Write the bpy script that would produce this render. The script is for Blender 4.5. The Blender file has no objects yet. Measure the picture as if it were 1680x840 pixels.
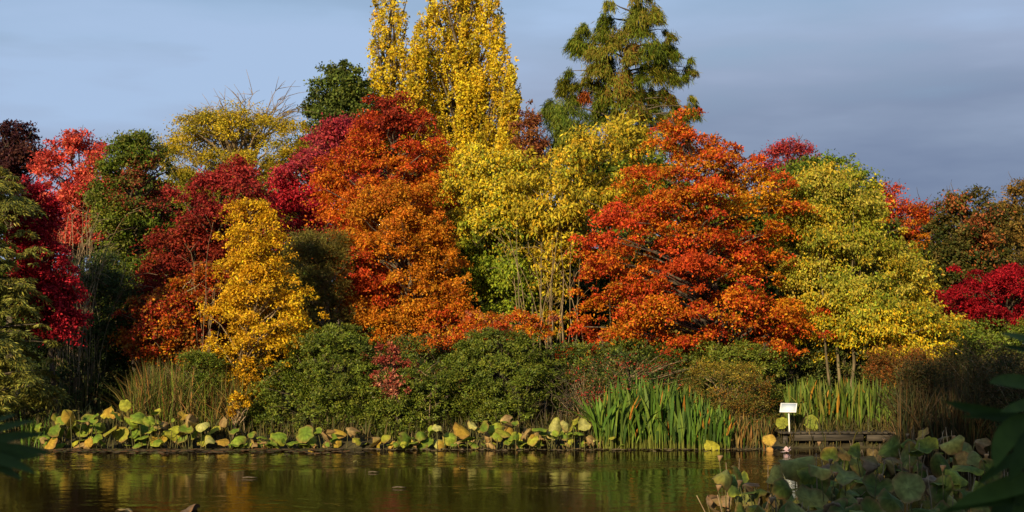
import bpy, math, random
import numpy as np
SC = bpy.context.scene
COL = SC.collection
R = math.radians

# ------------------------------------------------------------------ camera, sky, sun, exposure
F = 2333.0; CAMH = 2.2; PITCH = math.atan(144.0 / F)
cam = bpy.data.cameras.new('camera'); camo = bpy.data.objects.new('camera', cam); COL.objects.link(camo)
camo.location = (0, 0, CAMH); camo.rotation_euler = (R(90) + PITCH, 0, 0)
cam.sensor_width = 36.0; cam.lens = F * 36.0 / 1680.0
cam.clip_start = 0.1; cam.clip_end = 3000
cam.dof.use_dof = True; cam.dof.focus_distance = 33.0; cam.dof.aperture_fstop = 4.5
SC.camera = camo

SUN_EL, SUN_AZ = 20.0, 25.0        # azimuth measured from straight behind the camera towards its left
sl = bpy.data.lights.new('sun', 'SUN'); so = bpy.data.objects.new('sun', sl); COL.objects.link(so)
sl.energy = 5.0; sl.angle = R(0.6); sl.color = (1.0, 0.79, 0.48)
so.rotation_euler = (R(90 - SUN_EL), 0, R(-SUN_AZ))

w = bpy.data.worlds.new("World"); SC.world = w; w.use_nodes = True
nt = w.node_tree; nt.nodes.clear()
def NN(nt, t, **k):
    n = nt.nodes.new(t)
    for a, b in k.items(): setattr(n, a, b)
    return n
def LK(nt, a, b): nt.links.new(a, b)
out = NN(nt, 'ShaderNodeOutputWorld'); bg = NN(nt, 'ShaderNodeBackground')
sky = NN(nt, 'ShaderNodeTexSky'); sky.sky_type = 'NISHITA'; sky.sun_disc = False
sky.sun_elevation = R(SUN_EL); sky.sun_rotation = R(180 + SUN_AZ)
sky.air_density = 1.0; sky.dust_density = 0.6; sky.ozone_density = 1.6
bg.inputs[1].default_value = 0.078
tc = NN(nt, 'ShaderNodeTexCoord'); sep = NN(nt, 'ShaderNodeSeparateXYZ'); LK(nt, tc.outputs['Generated'], sep.inputs[0])
mp = NN(nt, 'ShaderNodeMapping'); mp.inputs['Scale'].default_value = (2.4, 2.4, 12.0); LK(nt, tc.outputs['Generated'], mp.inputs[0])
nz = NN(nt, 'ShaderNodeTexNoise'); nz.inputs['Scale'].default_value = 1.3; nz.inputs['Detail'].default_value = 5; nz.inputs['Roughness'].default_value = 0.5
LK(nt, mp.outputs[0], nz.inputs['Vector'])
# cloud bank: thick up to ~9 degrees, broken edge above
m1 = NN(nt, 'ShaderNodeMath', operation='MULTIPLY_ADD'); LK(nt, nz.outputs[0], m1.inputs[0]); m1.inputs[1].default_value = -0.30; LK(nt, sep.outputs[2], m1.inputs[2])
mr = NN(nt, 'ShaderNodeMapRange', interpolation_type='SMOOTHSTEP'); LK(nt, m1.outputs[0], mr.inputs[0])
mr.inputs[1].default_value = 0.03; mr.inputs[2].default_value = 0.12; mr.inputs[3].default_value = 0.93; mr.inputs[4].default_value = 0.45
# cloud colour: slate low on the right, pale lilac above and on the left
m2 = NN(nt, 'ShaderNodeMath', operation='MULTIPLY_ADD'); LK(nt, sep.outputs[0], m2.inputs[0]); m2.inputs[1].default_value = -0.20; LK(nt, sep.outputs[2], m2.inputs[2])
m3 = NN(nt, 'ShaderNodeMath', operation='MULTIPLY_ADD'); m4 = NN(nt, 'ShaderNodeMath', operation='SUBTRACT'); LK(nt, nz.outputs[0], m4.inputs[0]); m4.inputs[1].default_value = 0.25; LK(nt, m4.outputs[0], m3.inputs[0]); m3.inputs[1].default_value = 0.42; LK(nt, m2.outputs[0], m3.inputs[2])
cr = NN(nt, 'ShaderNodeValToRGB'); LK(nt, m3.outputs[0], cr.inputs[0])
e = cr.color_ramp.elements
e[0].position = 0.12; e[0].color = (1.45, 1.88, 3.15, 1)
e[1].position = 0.36; e[1].color = (3.8, 5.1, 7.3, 1)
x_ = e.new(0.19); x_.color = (2.2, 2.75, 4.05, 1)
x_ = e.new(0.27); x_.color = (3.15, 3.85, 5.4, 1)
mx = NN(nt, 'ShaderNodeMix', data_type='RGBA'); LK(nt, mr.outputs[0], mx.inputs[0]); LK(nt, sky.outputs[0], mx.inputs[6]); LK(nt, cr.outputs[0], mx.inputs[7])
LK(nt, mx.outputs[2], bg.inputs[0]); LK(nt, bg.outputs[0], out.inputs[0])
SC.view_settings.view_transform = 'Standard'; SC.view_settings.look = 'None'
SC.view_settings.exposure = 0.45; SC.view_settings.gamma = 1.0
try:
    SC.cycles.max_bounces = 5; SC.cycles.diffuse_bounces = 3; SC.cycles.glossy_bounces = 3
    SC.cycles.transmission_bounces = 3; SC.cycles.transparent_max_bounces = 4
    SC.cycles.caustics_reflective = False; SC.cycles.caustics_refractive = False
    SC.cycles.use_denoising = True
except Exception: pass

# ------------------------------------------------------------------ helpers
def at(px, py, Y):
    dx = (px - 840) / F; dy = (420 - py) / F
    cp, sp = math.cos(PITCH), math.sin(PITCH)
    d = np.array([dx, cp - dy * sp, sp + dy * cp])
    t = Y / d[1]
    return np.array([0, 0, CAMH]) + d * t
def nrm(v): return v / (np.linalg.norm(v, axis=-1, keepdims=True) + 1e-9)

def shore_far(x): return (30.2 + 0.22 * np.sin(x * 0.8 + 1) + 0.12 * np.sin(x * 2.3) - np.clip(x - 7.9, 0, 9) * 0.9)
def gz(x, y):
    x = np.asarray(x, float); y = np.asarray(y, float)
    s = np.maximum(np.maximum(y - shore_far(x), 5.0 - y), np.abs(x) - 70)
    z = np.clip(s * 0.45, -0.9, 0.22) + np.clip(s - 0.5, 0, 18) * 0.045
    return z + 0.05 * np.sin(x * 1.1) * np.sin(y * 0.9) * np.clip(s, 0, 1)

def mesh_obj(name, V, faces_flat, sizes, mat, parent=None, col=None, dom='FACE', smooth=False, loc=None):
    V = np.asarray(V, np.float32).reshape(-1, 3)
    if loc is not None: V = V - np.asarray(loc, np.float32)
    me = bpy.data.meshes.new(name)
    sizes = np.asarray(sizes, np.int32); ff = np.asarray(faces_flat, np.int32).ravel()
    me.vertices.add(len(V)); me.vertices.foreach_set('co', V.ravel())
    me.loops.add(len(ff)); me.loops.foreach_set('vertex_index', ff)
    me.polygons.add(len(sizes))
    st = np.zeros(len(sizes), np.int32); st[1:] = np.cumsum(sizes)[:-1]
    me.polygons.foreach_set('loop_start', st)
    if smooth: me.polygons.foreach_set('use_smooth', np.ones(len(sizes), bool))
    me.update(calc_edges=True)
    if col is not None:
        a = me.attributes.new('tint', 'FLOAT_COLOR', dom)
        c = np.ones((len(col), 4), np.float32); c[:, :3] = col
        a.data.foreach_set('color', c.ravel())
    me.materials.append(mat)
    o = bpy.data.objects.new(name, me); COL.objects.link(o)
    if parent is not None: o.parent = parent
    elif loc is not None: o.location = loc
    return o
def empty(name, loc):
    o = bpy.data.objects.new(name, None); COL.objects.link(o); o.location = tuple(float(v) for v in loc); o.empty_display_size = 0.2
    return o
def tag(o, label=None, cat=None, group=None, kind=None):
    if label: o['label'] = label
    if cat: o['category'] = cat
    if group: o['group'] = group
    if kind: o['kind'] = kind
    return o

class MB:
    """collects tubes, boxes, quads into one mesh"""
    def __init__(s): s.V = []; s.Fc = []; s.S = []; s.C = []; s.n = 0
    def add(s, V, F_, col=None):
        V = np.asarray(V, float).reshape(-1, 3)
        for f in F_: s.Fc.extend([i + s.n for i in f]); s.S.append(len(f)); s.C.append(col if col is not None else (1, 1, 1))
        s.V.append(V); s.n += len(V)
    def tube(s, pts, rad, k=5, col=None, cap=True):
        pts = np.asarray(pts, float); n = len(pts); rad = np.broadcast_to(np.asarray(rad, float), (n,))
        T = np.gradient(pts, axis=0); T = nrm(T)
        ref = np.where(np.abs(T[:, 2:3]) > 0.9, np.array([[1.0, 0, 0]]), np.array([[0, 0, 1.0]]))
        A = nrm(np.cross(T, ref)); B = np.cross(T, A)
        th = np.arange(k) * 2 * math.pi / k
        V = pts[:, None, :] + rad[:, None, None] * (np.cos(th)[None, :, None] * A[:, None, :] + np.sin(th)[None, :, None] * B[:, None, :])
        fs = []
        for i in range(n - 1):
            for j in range(k):
                a = i * k + j; b = i * k + (j + 1) % k
                fs.append((a, b, b + k, a + k))
        if cap: fs.append(tuple(range(k))[::-1]); fs.append(tuple(range((n - 1) * k, n * k)))
        s.add(V.reshape(-1, 3), fs, col)
    def box(s, c, size, M=None, col=None, bev=0.0):
        sx, sy, sz = [v / 2 for v in size]
        if bev > 0:
            b = bev; V = []
            for z, ins in ((-sz, b), (-sz + b, 0), (sz - b, 0), (sz, b)):
                for x, y in ((-sx, -sy), (sx, -sy), (sx, sy), (-sx, sy)):
                    V.append((x - math.copysign(ins, x), y - math.copysign(ins, y), z))
            fs = [(3, 2, 1, 0), (12, 13, 14, 15)]
            for r in range(3):
                for j in range(4): fs.append((r * 4 + j, r * 4 + (j + 1) % 4, r * 4 + 4 + (j + 1) % 4, r * 4 + 4 + j))
        else:
            V = [(x, y, z) for z in (-sz, sz) for x, y in ((-sx, -sy), (sx, -sy), (sx, sy), (-sx, sy))]
            fs = [(3, 2, 1, 0), (4, 5, 6, 7)] + [(j, (j + 1) % 4, 4 + (j + 1) % 4, 4 + j) for j in range(4)]
        V = np.array(V)
        if M is not None: V = V @ np.array(M).T
        s.add(V + np.array(c), fs, col)
    def build(s, name, mat, parent=None, loc=None, smooth=False, tint=False):
        return mesh_obj(name, np.concatenate(s.V), s.Fc, s.S, mat, parent, np.array(s.C) if tint else None, 'FACE', smooth, loc)

# ------------------------------------------------------------------ materials
def mat(name):
    m = bpy.data.materials.new(name); m.use_nodes = True; m.node_tree.nodes.clear(); return m, m.node_tree
def leaf_mat(name, rough=0.6, transl=0.30, spec=0.15, noise=0.25, nscale=9.0):
    m, t = mat(name)
    o = NN(t, 'ShaderNodeOutputMaterial'); p = NN(t, 'ShaderNodeBsdfPrincipled'); tr = NN(t, 'ShaderNodeBsdfTranslucent'); mixs = NN(t, 'ShaderNodeMixShader')
    a = NN(t, 'ShaderNodeAttribute'); a.attribute_name = 'tint'
    n = NN(t, 'ShaderNodeTexNoise'); n.inputs['Scale'].default_value = nscale; n.inputs['Detail'].default_value = 3
    tcn = NN(t, 'ShaderNodeTexCoord'); LK(t, tcn.outputs['Object'], n.inputs['Vector'])
    r = NN(t, 'ShaderNodeMapRange'); LK(t, n.outputs[0], r.inputs[0]); r.inputs[1].default_value = 0.3; r.inputs[2].default_value = 0.7
    r.inputs[3].default_value = 1 - noise; r.inputs[4].default_value = 1 + noise
    hv = NN(t, 'ShaderNodeHueSaturation'); LK(t, a.outputs['Color'], hv.inputs['Color']); LK(t, r.outputs[0], hv.inputs['Value'])
    LK(t, hv.outputs[0], p.inputs['Base Color']); LK(t, hv.outputs[0], tr.inputs['Color'])
    p.inputs['Roughness'].default_value = rough; p.inputs['Specular IOR Level'].default_value = spec
    mixs.inputs[0].default_value = transl
    LK(t, p.outputs[0], mixs.inputs[1]); LK(t, tr.outputs[0], mixs.inputs[2]); LK(t, mixs.outputs[0], o.inputs[0])
    return m
M_LEAF = leaf_mat('autumn_leaf')
M_EVER = leaf_mat('evergreen_leaf', rough=0.5, transl=0.16, spec=0.22)
M_LOTUS = leaf_mat('lotus_leaf_surface', rough=0.7, transl=0.22, spec=0.15, noise=0.3, nscale=14)
M_GRASS = leaf_mat('grass_blade', rough=0.6, transl=0.2, spec=0.2, noise=0.2, nscale=4)
def noise_mat(name, c1, c2, scale=8, rough=0.85, stretch=(1, 1, 1), bump=0.3, detail=6, lo=0.35, hi=0.65, spec=0.3):
    m, t = mat(name)
    o = NN(t, 'ShaderNodeOutputMaterial'); p = NN(t, 'ShaderNodeBsdfPrincipled')
    tcn = NN(t, 'ShaderNodeTexCoord'); mpn = NN(t, 'ShaderNodeMapping'); mpn.inputs['Scale'].default_value = stretch
    LK(t, tcn.outputs['Object'], mpn.inputs[0])
    n = NN(t, 'ShaderNodeTexNoise'); n.inputs['Scale'].default_value = scale; n.inputs['Detail'].default_value = detail; LK(t, mpn.outputs[0], n.inputs['Vector'])
    r = NN(t, 'ShaderNodeValToRGB'); r.color_ramp.elements[0].position = lo; r.color_ramp.elements[1].position = hi
    r.color_ramp.elements[0].color = (*c1, 1); r.color_ramp.elements[1].color = (*c2, 1)
    LK(t, n.outputs[0], r.inputs[0]); LK(t, r.outputs[0], p.inputs['Base Color'])
    b = NN(t, 'ShaderNodeBump'); b.inputs['Strength'].default_value = bump; b.inputs['Distance'].default_value = 0.02; LK(t, n.outputs[0], b.inputs['Height']); LK(t, b.outputs[0], p.inputs['Normal'])
    p.inputs['Roughness'].default_value = rough; p.inputs['Specular IOR Level'].default_value = spec
    LK(t, p.outputs[0], o.inputs[0]); return m
M_BARK = noise_mat('bark', (0.045, 0.035, 0.025), (0.16, 0.125, 0.085), 10, stretch=(1, 1, 0.25))
M_PALEBARK = noise_mat('pale_bark', (0.07, 0.055, 0.03), (0.19, 0.15, 0.08), 12, stretch=(1, 1, 0.3))
M_TWIG = noise_mat('twig', (0.16, 0.11, 0.06), (0.34, 0.25, 0.14), 6)
M_GROUND = noise_mat('ground_soil', (0.028, 0.022, 0.010), (0.075, 0.065, 0.028), 3.5, bump=0.6)
M_WOOD = noise_mat('weathered_wood', (0.018, 0.016, 0.012), (0.075, 0.062, 0.046), 9, stretch=(0.2, 2, 2))
M_WHITE = noise_mat('white_painted_metal', (0.72, 0.72, 0.70), (0.82, 0.82, 0.80), 5, rough=0.45, bump=0.02)
M_STALK = noise_mat('lotus_stalk', (0.06, 0.07, 0.02), (0.14, 0.12, 0.04), 20)
M_DEAD = noise_mat('dead_leaf', (0.16, 0.09, 0.04), (0.34, 0.22, 0.11), 9)

def water_mat():
    m, t = mat('pond_water')
    o = NN(t, 'ShaderNodeOutputMaterial'); p = NN(t, 'ShaderNodeBsdfPrincipled')
    p.inputs['Base Color'].default_value = (0.010, 0.0042, 0.001, 1); p.inputs['Roughness'].default_value = 0.08; p.inputs['IOR'].default_value = 1.26; p.inputs['Specular IOR Level'].default_value = 0.4
    tcn = NN(t, 'ShaderNodeTexCoord')
    mpn = NN(t, 'ShaderNodeMapping'); mpn.inputs['Scale'].default_value = (1.0, 1.0, 1.0); LK(t, tcn.outputs['Object'], mpn.inputs[0])
    n = NN(t, 'ShaderNodeTexNoise'); n.inputs['Scale'].default_value = 2.6; n.inputs['Detail'].default_value = 3; LK(t, mpn.outputs[0], n.inputs['Vector'])
    # patches of breeze
    n2 = NN(t, 'ShaderNodeTexNoise'); n2.inputs['Scale'].default_value = 0.22; n2.inputs['Detail'].default_value = 2
    mp2 = NN(t, 'ShaderNodeMapping'); mp2.inputs['Scale'].default_value = (0.7, 1.6, 1); LK(t, tcn.outputs['Object'], mp2.inputs[0]); LK(t, mp2.outputs[0], n2.inputs['Vector'])
    r = NN(t, 'ShaderNodeMapRange'); LK(t, n2.outputs[0], r.inputs[0]); r.inputs[1].default_value = 0.48; r.inputs[2].default_value = 0.66; r.inputs[3].default_value = 0.05; r.inputs[4].default_value = 0.22
    sy = NN(t, 'ShaderNodeSeparateXYZ'); LK(t, tcn.outputs['Object'], sy.inputs[0])
    w1 = NN(t, 'ShaderNodeMath', operation='MULTIPLY_ADD'); LK(t, n2.outputs[0], w1.inputs[0]); w1.inputs[1].default_value = 7.0; LK(t, sy.outputs[1], w1.inputs[2])
    w2 = NN(t, 'ShaderNodeMath', operation='SUBTRACT'); LK(t, w1.outputs[0], w2.inputs[0]); w2.inputs[1].default_value = 29.6
    w3 = NN(t, 'ShaderNodeMath', operation='ABSOLUTE'); LK(t, w2.outputs[0], w3.inputs[0])
    w4 = NN(t, 'ShaderNodeMapRange', interpolation_type='SMOOTHSTEP'); LK(t, w3.outputs[0], w4.inputs[0]); w4.inputs[1].default_value = 0.1; w4.inputs[2].default_value = 2.0; w4.inputs[3].default_value = 1.2; w4.inputs[4].default_value = 0.0
    w5 = NN(t, 'ShaderNodeMath', operation='ADD'); LK(t, r.outputs[0], w5.inputs[0]); LK(t, w4.outputs[0], w5.inputs[1])
    mu = NN(t, 'ShaderNodeMath', operation='MULTIPLY'); nm = NN(t, 'ShaderNodeMath', operation='SUBTRACT'); LK(t, n.outputs[0], nm.inputs[0]); nm.inputs[1].default_value = 0.5; LK(t, nm.outputs[0], mu.inputs[0]); LK(t, w5.outputs[0], mu.inputs[1])
    b = NN(t, 'ShaderNodeBump'); b.inputs['Strength'].default_value = 0.8; b.inputs['Distance'].default_value = 0.10; LK(t, mu.outputs[0], b.inputs['Height']); LK(t, b.outputs[0], p.inputs['Normal'])
    LK(t, p.outputs[0], o.inputs[0]); return m
M_WATER = water_mat()

# ------------------------------------------------------------------ ground and water
def axis(a, b, lo, hi, step, far):
    core = np.arange(lo, hi, step); g = []
    d = step; v = lo
    while v > a: d *= 1.35; v -= d; g.append(v)
    h = []; d = step; v = hi
    h.append(v)
    while v < b: d *= 1.35; v += d; h.append(v)
    return np.array(g[::-1] + list(core) + h)
gx = axis(-900, 900, -30, 30, 0.6, 0); gy = axis(-600, 1500, -10, 60, 0.6, 0)
X, Yg = np.meshgrid(gx, gy); Z = gz(X, Yg)
V = np.stack([X, Yg, Z], -1).reshape(-1, 3); nx, ny = len(gx), len(gy)
i, j = np.meshgrid(np.arange(nx - 1), np.arange(ny - 1)); q = (j * nx + i).ravel()
Fq = np.stack([q, q + 1, q + 1 + nx, q + nx], 1)
tag(mesh_obj('ground', V, Fq, np.full(len(q), 4), M_GROUND, smooth=True), kind='structure')
tag(mesh_obj('pond_water', [(-75, 4, 0), (75, 4, 0), (75, 33, 0), (-75, 33, 0)], [0, 1, 2, 3], [4], M_WATER), kind='structure')

# ------------------------------------------------------------------ foliage engine
def leaf_quads(P, D, N0, L, Wd, fold=0.12):
    n = len(P); D = nrm(D); S = nrm(np.cross(D, N0)); Nn = np.cross(S, D)
    L = L[:, None]; Wd = Wd[:, None]
    base = P; tip = P + D * L - Nn * L * 0.12
    mid = P + D * L * 0.45 + Nn * Wd * fold
    V = np.stack([base, mid + S * Wd * 0.5, tip, mid - S * Wd * 0.5], 1).reshape(-1, 3)
    Fq = np.arange(n * 4)
    return V, Fq, np.full(n, 4)
def pick(rng, pal, n):
    pal = np.array(pal, float)
    return pal[rng.integers(0, len(pal), n)]

def rows_world(rows, Y):
    a = []
    for (py, xl, xr) in rows:
        l = at(xl, py, Y); r = at(xr, py, Y); a.append((l[2], (l[0] + r[0]) / 2, max(0.03, (r[0] - l[0]) / 2)))
    a.sort(); return np.array(a)

NLM, LSC = 2.8, 0.74
def foliage(rng, rows, Y, nl, L, W, habit, pal, rc=0.5, ncl=None, depth=0.8, front=0.62, flat=0.6, pal_top=None, top_t=0.6, pal_bot=None, bot_t=0.25,
            patches=(), rough=0.2, fill=0.5, jit=0.22, clumps=None, cscale=1.0, tiers=0, stray_p=.25, edge=.24):
    nl = int(nl * NLM); L = L * LSC; W = W * LSC
    A = rows_world(rows, Y); z0, z1 = A[0, 0], A[-1, 0]
    zz = np.linspace(z0, z1, 200); rr = np.interp(zz, A[:, 0], A[:, 2])
    area = float(np.sum(rr * 2) * (zz[1] - zz[0]))
    if ncl is None: ncl = int(max(12, 3.0 * area / (rc * rc)))
    cdf = np.cumsum(rr + 0.15 * rr.max()); cdf /= cdf[-1]
    cz = np.interp(rng.random(ncl), cdf, zz)
    cr_ = np.interp(cz, A[:, 0], A[:, 2]); cc = np.interp(cz, A[:, 0], A[:, 1])
    th = np.where(rng.random(ncl) < front, rng.uniform(math.pi, 2 * math.pi, ncl), rng.uniform(0, math.pi, ncl))
    ph = rng.uniform(0, 6.28, 3)
    lump = 1 + rough * (0.6 * np.sin(2.3 * th + ph[0] + cz * 1.6) + 0.5 * np.sin(cz * 3.1 + ph[1] + th))
    crc = rc * rng.uniform(0.4, 1.3, ncl)
    crc = np.minimum(crc, np.maximum(0.12, cr_ * 0.8))
    r = np.maximum(0, cr_ * np.minimum(lump, 1.15) - crc * 0.12) * rng.random(ncl) ** (fill * .8)
    ed = rng.random(ncl) < edge            # small sprays that break the outline
    crc = np.where(ed, crc * .5, crc); r = np.where(ed, cr_ * rng.uniform(.88, 1.17, ncl), r)
    if tiers:
        st_ = (z1 - z0) / tiers; phs = 1.3 * np.sin(th * 2 + ph[2]) + .8 * np.sin(th * 3 + ph[0])
        cz = (np.round(cz / st_ + phs) - phs) * st_ + rng.normal(size=ncl) * st_ * .10 - .10 * r * (r / (rr.max() + 1e-6))
        cz = np.clip(cz, z0, z1)
    C = np.stack([cc + r * np.cos(th), Y + depth * r * np.sin(th), cz], 1)
    up = ed & (cz > z0 + .75 * (z1 - z0)); C[up, 2] += rng.uniform(0, .5, ncl)[up] * rc
    if clumps is not None:
        ncl = len(clumps); C = np.array([at(c[0], c[1], Y) for c in clumps]); C[:, 1] += np.array([rng.uniform(-1, .6) * (c[3] if len(c) > 3 else 1.0) for c in clumps]); crc = np.array([c[2] * Y / F for c in clumps]) * cscale * rng.uniform(.75, 1.25, len(clumps))
    nsub = 14; sub = nrm(rng.normal(size=(ncl, nsub, 3))) * rng.random((ncl, nsub, 1)) ** .4
    wgt = crc ** 2; wgt /= wgt.sum()
    k = rng.choice(ncl, nl, p=wgt)
    d = nrm(rng.normal(size=(nl, 3))); rad = rng.random(nl) ** 0.45
    sc = crc[k][:, None]
    ks = rng.integers(0, nsub, nl); stray = (rng.random(nl) < stray_p)[:, None]
    off = np.where(stray, d * rad[:, None] * 1.45, sub[k, ks] * .92 + rng.normal(size=(nl, 3)) * .17) * sc; off[:, 2] *= flat
    if habit == 'layer':
        off[:, 2] -= 0.45 * (off[:, 0] ** 2 + off[:, 1] ** 2) / crc[k]
        off[:, 2] += 0.15 * crc[k]
    if habit == 'drape' or habit == 'needle':
        off[:, 2] -= 0.5 * (off[:, 0] ** 2 + off[:, 1] ** 2) / crc[k]
    P = C[k] + off
    outw = nrm(P - np.stack([np.interp(P[:, 2], A[:, 0], A[:, 1]), np.full(nl, Y), P[:, 2] - 0.4], 1))
    rn = rng.normal(size=(nl, 3))
    if habit in ('round', 'layer'):
        D = rn * 0.8 + outw * 0.5 + np.array([0, 0, -0.25]); N0 = nrm(rng.normal(size=(nl, 3))) * 0.9 + outw * 0.5 + np.array([0, 0, 0.6])
    elif habit == 'droop':
        D = rn * 0.6 + outw * 0.3 + np.array([0, 0, -0.9]); N0 = outw + rng.normal(size=(nl, 3)) * 0.7
    elif habit == 'up':
        D = rn * 0.7 + np.array([0, 0, -0.3]); N0 = rng.normal(size=(nl, 3)) + outw * 0.7
    elif habit == 'needle':
        D = rn * 0.38 + outw * 0.35 + np.array([0, 0, -1.0]); N0 = outw + rng.normal(size=(nl, 3)) * 0.5
    elif habit == 'drape':
        hd = off.copy(); hd[:, 2] = 0
        D = nrm(hd) + rn * 0.35 + np.array([0, 0, -0.55]); N0 = np.array([0, 0, 0.5]) + outw * 0.9 + rng.normal(size=(nl, 3)) * 0.5
    elif habit == 'tuft':
        D = nrm(off + np.array([0, 0, 1e-3])) + rn * 0.5 + np.array([0, 0, 0.3]); N0 = rng.normal(size=(nl, 3)) * 0.6 + np.array([0, 0, 0.5]) + outw * 0.8
    LL = L * rng.uniform(0.45, 1.4, nl); WW = W * rng.uniform(0.7, 1.2, nl)
    # colours: palette entries chosen partly per clump, partly per leaf
    npal = len(pal); kc = rng.integers(0, npal, ncl)
    idx = np.where(rng.random(nl) < 0.55, kc[k], rng.integers(0, npal, nl))
    colr = np.array(pal, float)[idx]
    t = (P[:, 2] - z0) / (z1 - z0) + rng.normal(size=nl) * 0.06 + (rng.normal(size=ncl) * 0.08)[k]
    if pal_top is not None: s = t > top_t; colr[s] = pick(rng, pal_top, s.sum())
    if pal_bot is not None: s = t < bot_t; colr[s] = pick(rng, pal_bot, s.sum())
    for (ppx, ppy, pr, pp) in patches:
        c = at(ppx, ppy, Y); dist = np.hypot(C[k][:, 0] - c[0], C[k][:, 2] - c[2]) + rng.normal(size=nl) * 0.08
        s = dist < pr * Y / F; colr[s] = pick(rng, pp, s.sum())
    colr = colr * (1 + jit * rng.normal(size=(nl, 1))) * (1 + 0.12 * rng.normal(size=(ncl, 1)))[k] * (1 + 0.06 * rng.normal(size=(nl, 3)))
    colr = np.clip(colr, 0.004, 0.85)
    V, Fq, S = leaf_quads(P, D, N0, LL, WW)
    return V, Fq, S, colr, C, crc, A

def branches(mb, rng, C, A, Y, base, nbr, r0, rise=0.55, k=4):
    order = rng.permutation(len(C))[:nbr]; mb.order = order
    zb = base[2]
    for i in order:
        c = C[i]; ax = np.interp(c[2], A[:, 0], A[:, 1])
        hd = math.hypot(c[0] - ax, c[1] - Y)
        zs = max(zb + 0.25 * (c[2] - zb), c[2] - hd * rise - rng.uniform(0.1, 0.5))
        xs = base[0] + (np.interp(zs, A[:, 0], A[:, 1]) - base[0]) * min(1, (zs - zb) / max(0.1, (A[-1, 0] - zb)) * 1.5)
        s = np.array([xs, base[1] + (Y - base[1]), zs])
        m = s * 0.5 + c * 0.5 + np.array([rng.normal() * 0.1, rng.normal() * 0.1, 0.15 * hd])
        tt = np.linspace(0, 1, 6)[:, None]
        pts = (1 - tt) ** 2 * s + 2 * tt * (1 - tt) * m + tt ** 2 * c
        pts[1:-1] += rng.normal(size=(4, 3)) * 0.03
        mb.tube(pts, np.linspace(r0 * 0.35, r0 * 0.07, 6), k)

def tree(name, label, cat, seed, rows, Y, nl, L, W, habit, pal, base_px=None, trunk=0.10, nbr=60, bark=None, leafm=None, group=None, stems=None,
         trunk_top=0.85, twigs=0, rise=0.55, crown_name='crown', **kw):
    rng = np.random.default_rng(seed)
    A = rows_world(rows, Y)
    bx = at(base_px, 564, Y)[0] if base_px is not None else A[0, 1]
    base = np.array([bx, Y, float(gz(bx, Y)) - 0.05])
    root = empty(name, base); tag(root, label, cat, group)
    V, Fq, S, colr, C, crc, A = foliage(rng, rows, Y, nl, L, W, habit, pal, **kw)
    mesh_obj(crown_name, V - base, Fq, S, leafm or M_LEAF, root, colr, 'FACE')
    bark = bark or M_BARK
    mb = MB()
    zt = A[0, 0] + (A[-1, 0] - A[0, 0]) * trunk_top
    xs_list = stems if stems else [None]
    for sp in xs_list:
        if sp is None: b = base.copy(); tx = np.interp(zt, A[:, 0], A[:, 1]); ztt = zt
        else:
            x0, x1, rs = sp; b = np.array([at(x0, 564, Y)[0], Y + (rng.uniform(-.9, -.1) if rs > .02 else rng.uniform(-.3, .3)), base[2]]); tx = at(x1, 564, Y)[0]; ztt = zt * rng.uniform(.8, 1)
        n = 12; tt = np.linspace(0, 1, n)
        pts = np.stack([b[0] + (tx - b[0]) * tt ** 1.4, np.full(n, b[1]), b[2] + (ztt - b[2]) * tt], 1)
        pts[1:, :2] += np.cumsum(rng.normal(size=(n - 1, 2)) * 0.03 * (ztt - b[2]) / 8, 0)
        rr = (trunk if sp is None else rs) * (1 - 0.85 * tt) ; rr[0] *= 1.35 if sp is None else 1.0
        mb.tube(pts - base, rr, 8)
    mb.build('trunk', bark, root, smooth=True)
    if nbr:
        bb = MB(); branches(bb, rng, C, A, Y, base, nbr, trunk, rise)
        if twigs:
            # bare twigs reaching past the leaves
            for _ in range(twigs):
                i = bb.order[rng.integers(len(bb.order))]; c = C[i]
                if c[2] < A[0, 0] + 0.45 * (A[-1, 0] - A[0, 0]): continue
                dv = nrm(np.array([c[0] - np.interp(c[2], A[:, 0], A[:, 1]) + rng.normal() * .5, rng.normal() * 0.4, 1.0 + rng.random()]))
                tt = np.linspace(0, 1, 5)[:, None]; ln = crc[i] * rng.uniform(1.0, 1.8)
                bb.tube(c + dv * tt * ln + rng.normal(size=(5, 3)) * 0.03, np.linspace(0.015, 0.005, 5), 3)
        for i_ in range(len(bb.V)): bb.V[i_] = bb.V[i_] - base
        bb.build('branches', bark, root, smooth=True)
    return root

# palettes: leaf pigments
YEL = [(0.66, 0.48, 0.02), (0.74, 0.56, 0.03), (0.56, 0.43, 0.03), (0.64, 0.41, 0.015)]
GOLD = [(0.68, 0.40, 0.015), (0.62, 0.33, 0.012), (0.72, 0.47, 0.02), (0.48, 0.26, 0.015)]
ORG = [(0.52, 0.155, 0.010), (0.58, 0.21, 0.012), (0.46, 0.11, 0.010), (0.52, 0.235, 0.015)]
RORG = [(0.52, 0.085, 0.012), (0.46, 0.05, 0.012), (0.58, 0.15, 0.012), (0.36, 0.04, 0.012)]
DRED = [(0.22, 0.022, 0.012), (0.30, 0.03, 0.015), (0.17, 0.025, 0.012), (0.26, 0.05, 0.015)]
CRIM = [(0.40, 0.016, 0.030), (0.50, 0.025, 0.035), (0.30, 0.012, 0.022)]
MAG = [(0.34, 0.03, 0.05), (0.42, 0.04, 0.06), (0.28, 0.04, 0.05), (0.45, 0.06, 0.05)]
PINK = [(0.62, 0.09, 0.06), (0.55, 0.06, 0.05), (0.66, 0.14, 0.07)]
PURP = [(0.045, 0.016, 0.022), (0.07, 0.02, 0.025), (0.09, 0.03, 0.02)]
GRN = [(0.10, 0.145, 0.014), (0.13, 0.18, 0.017), (0.08, 0.11, 0.014), (0.17, 0.19, 0.02)]
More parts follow.
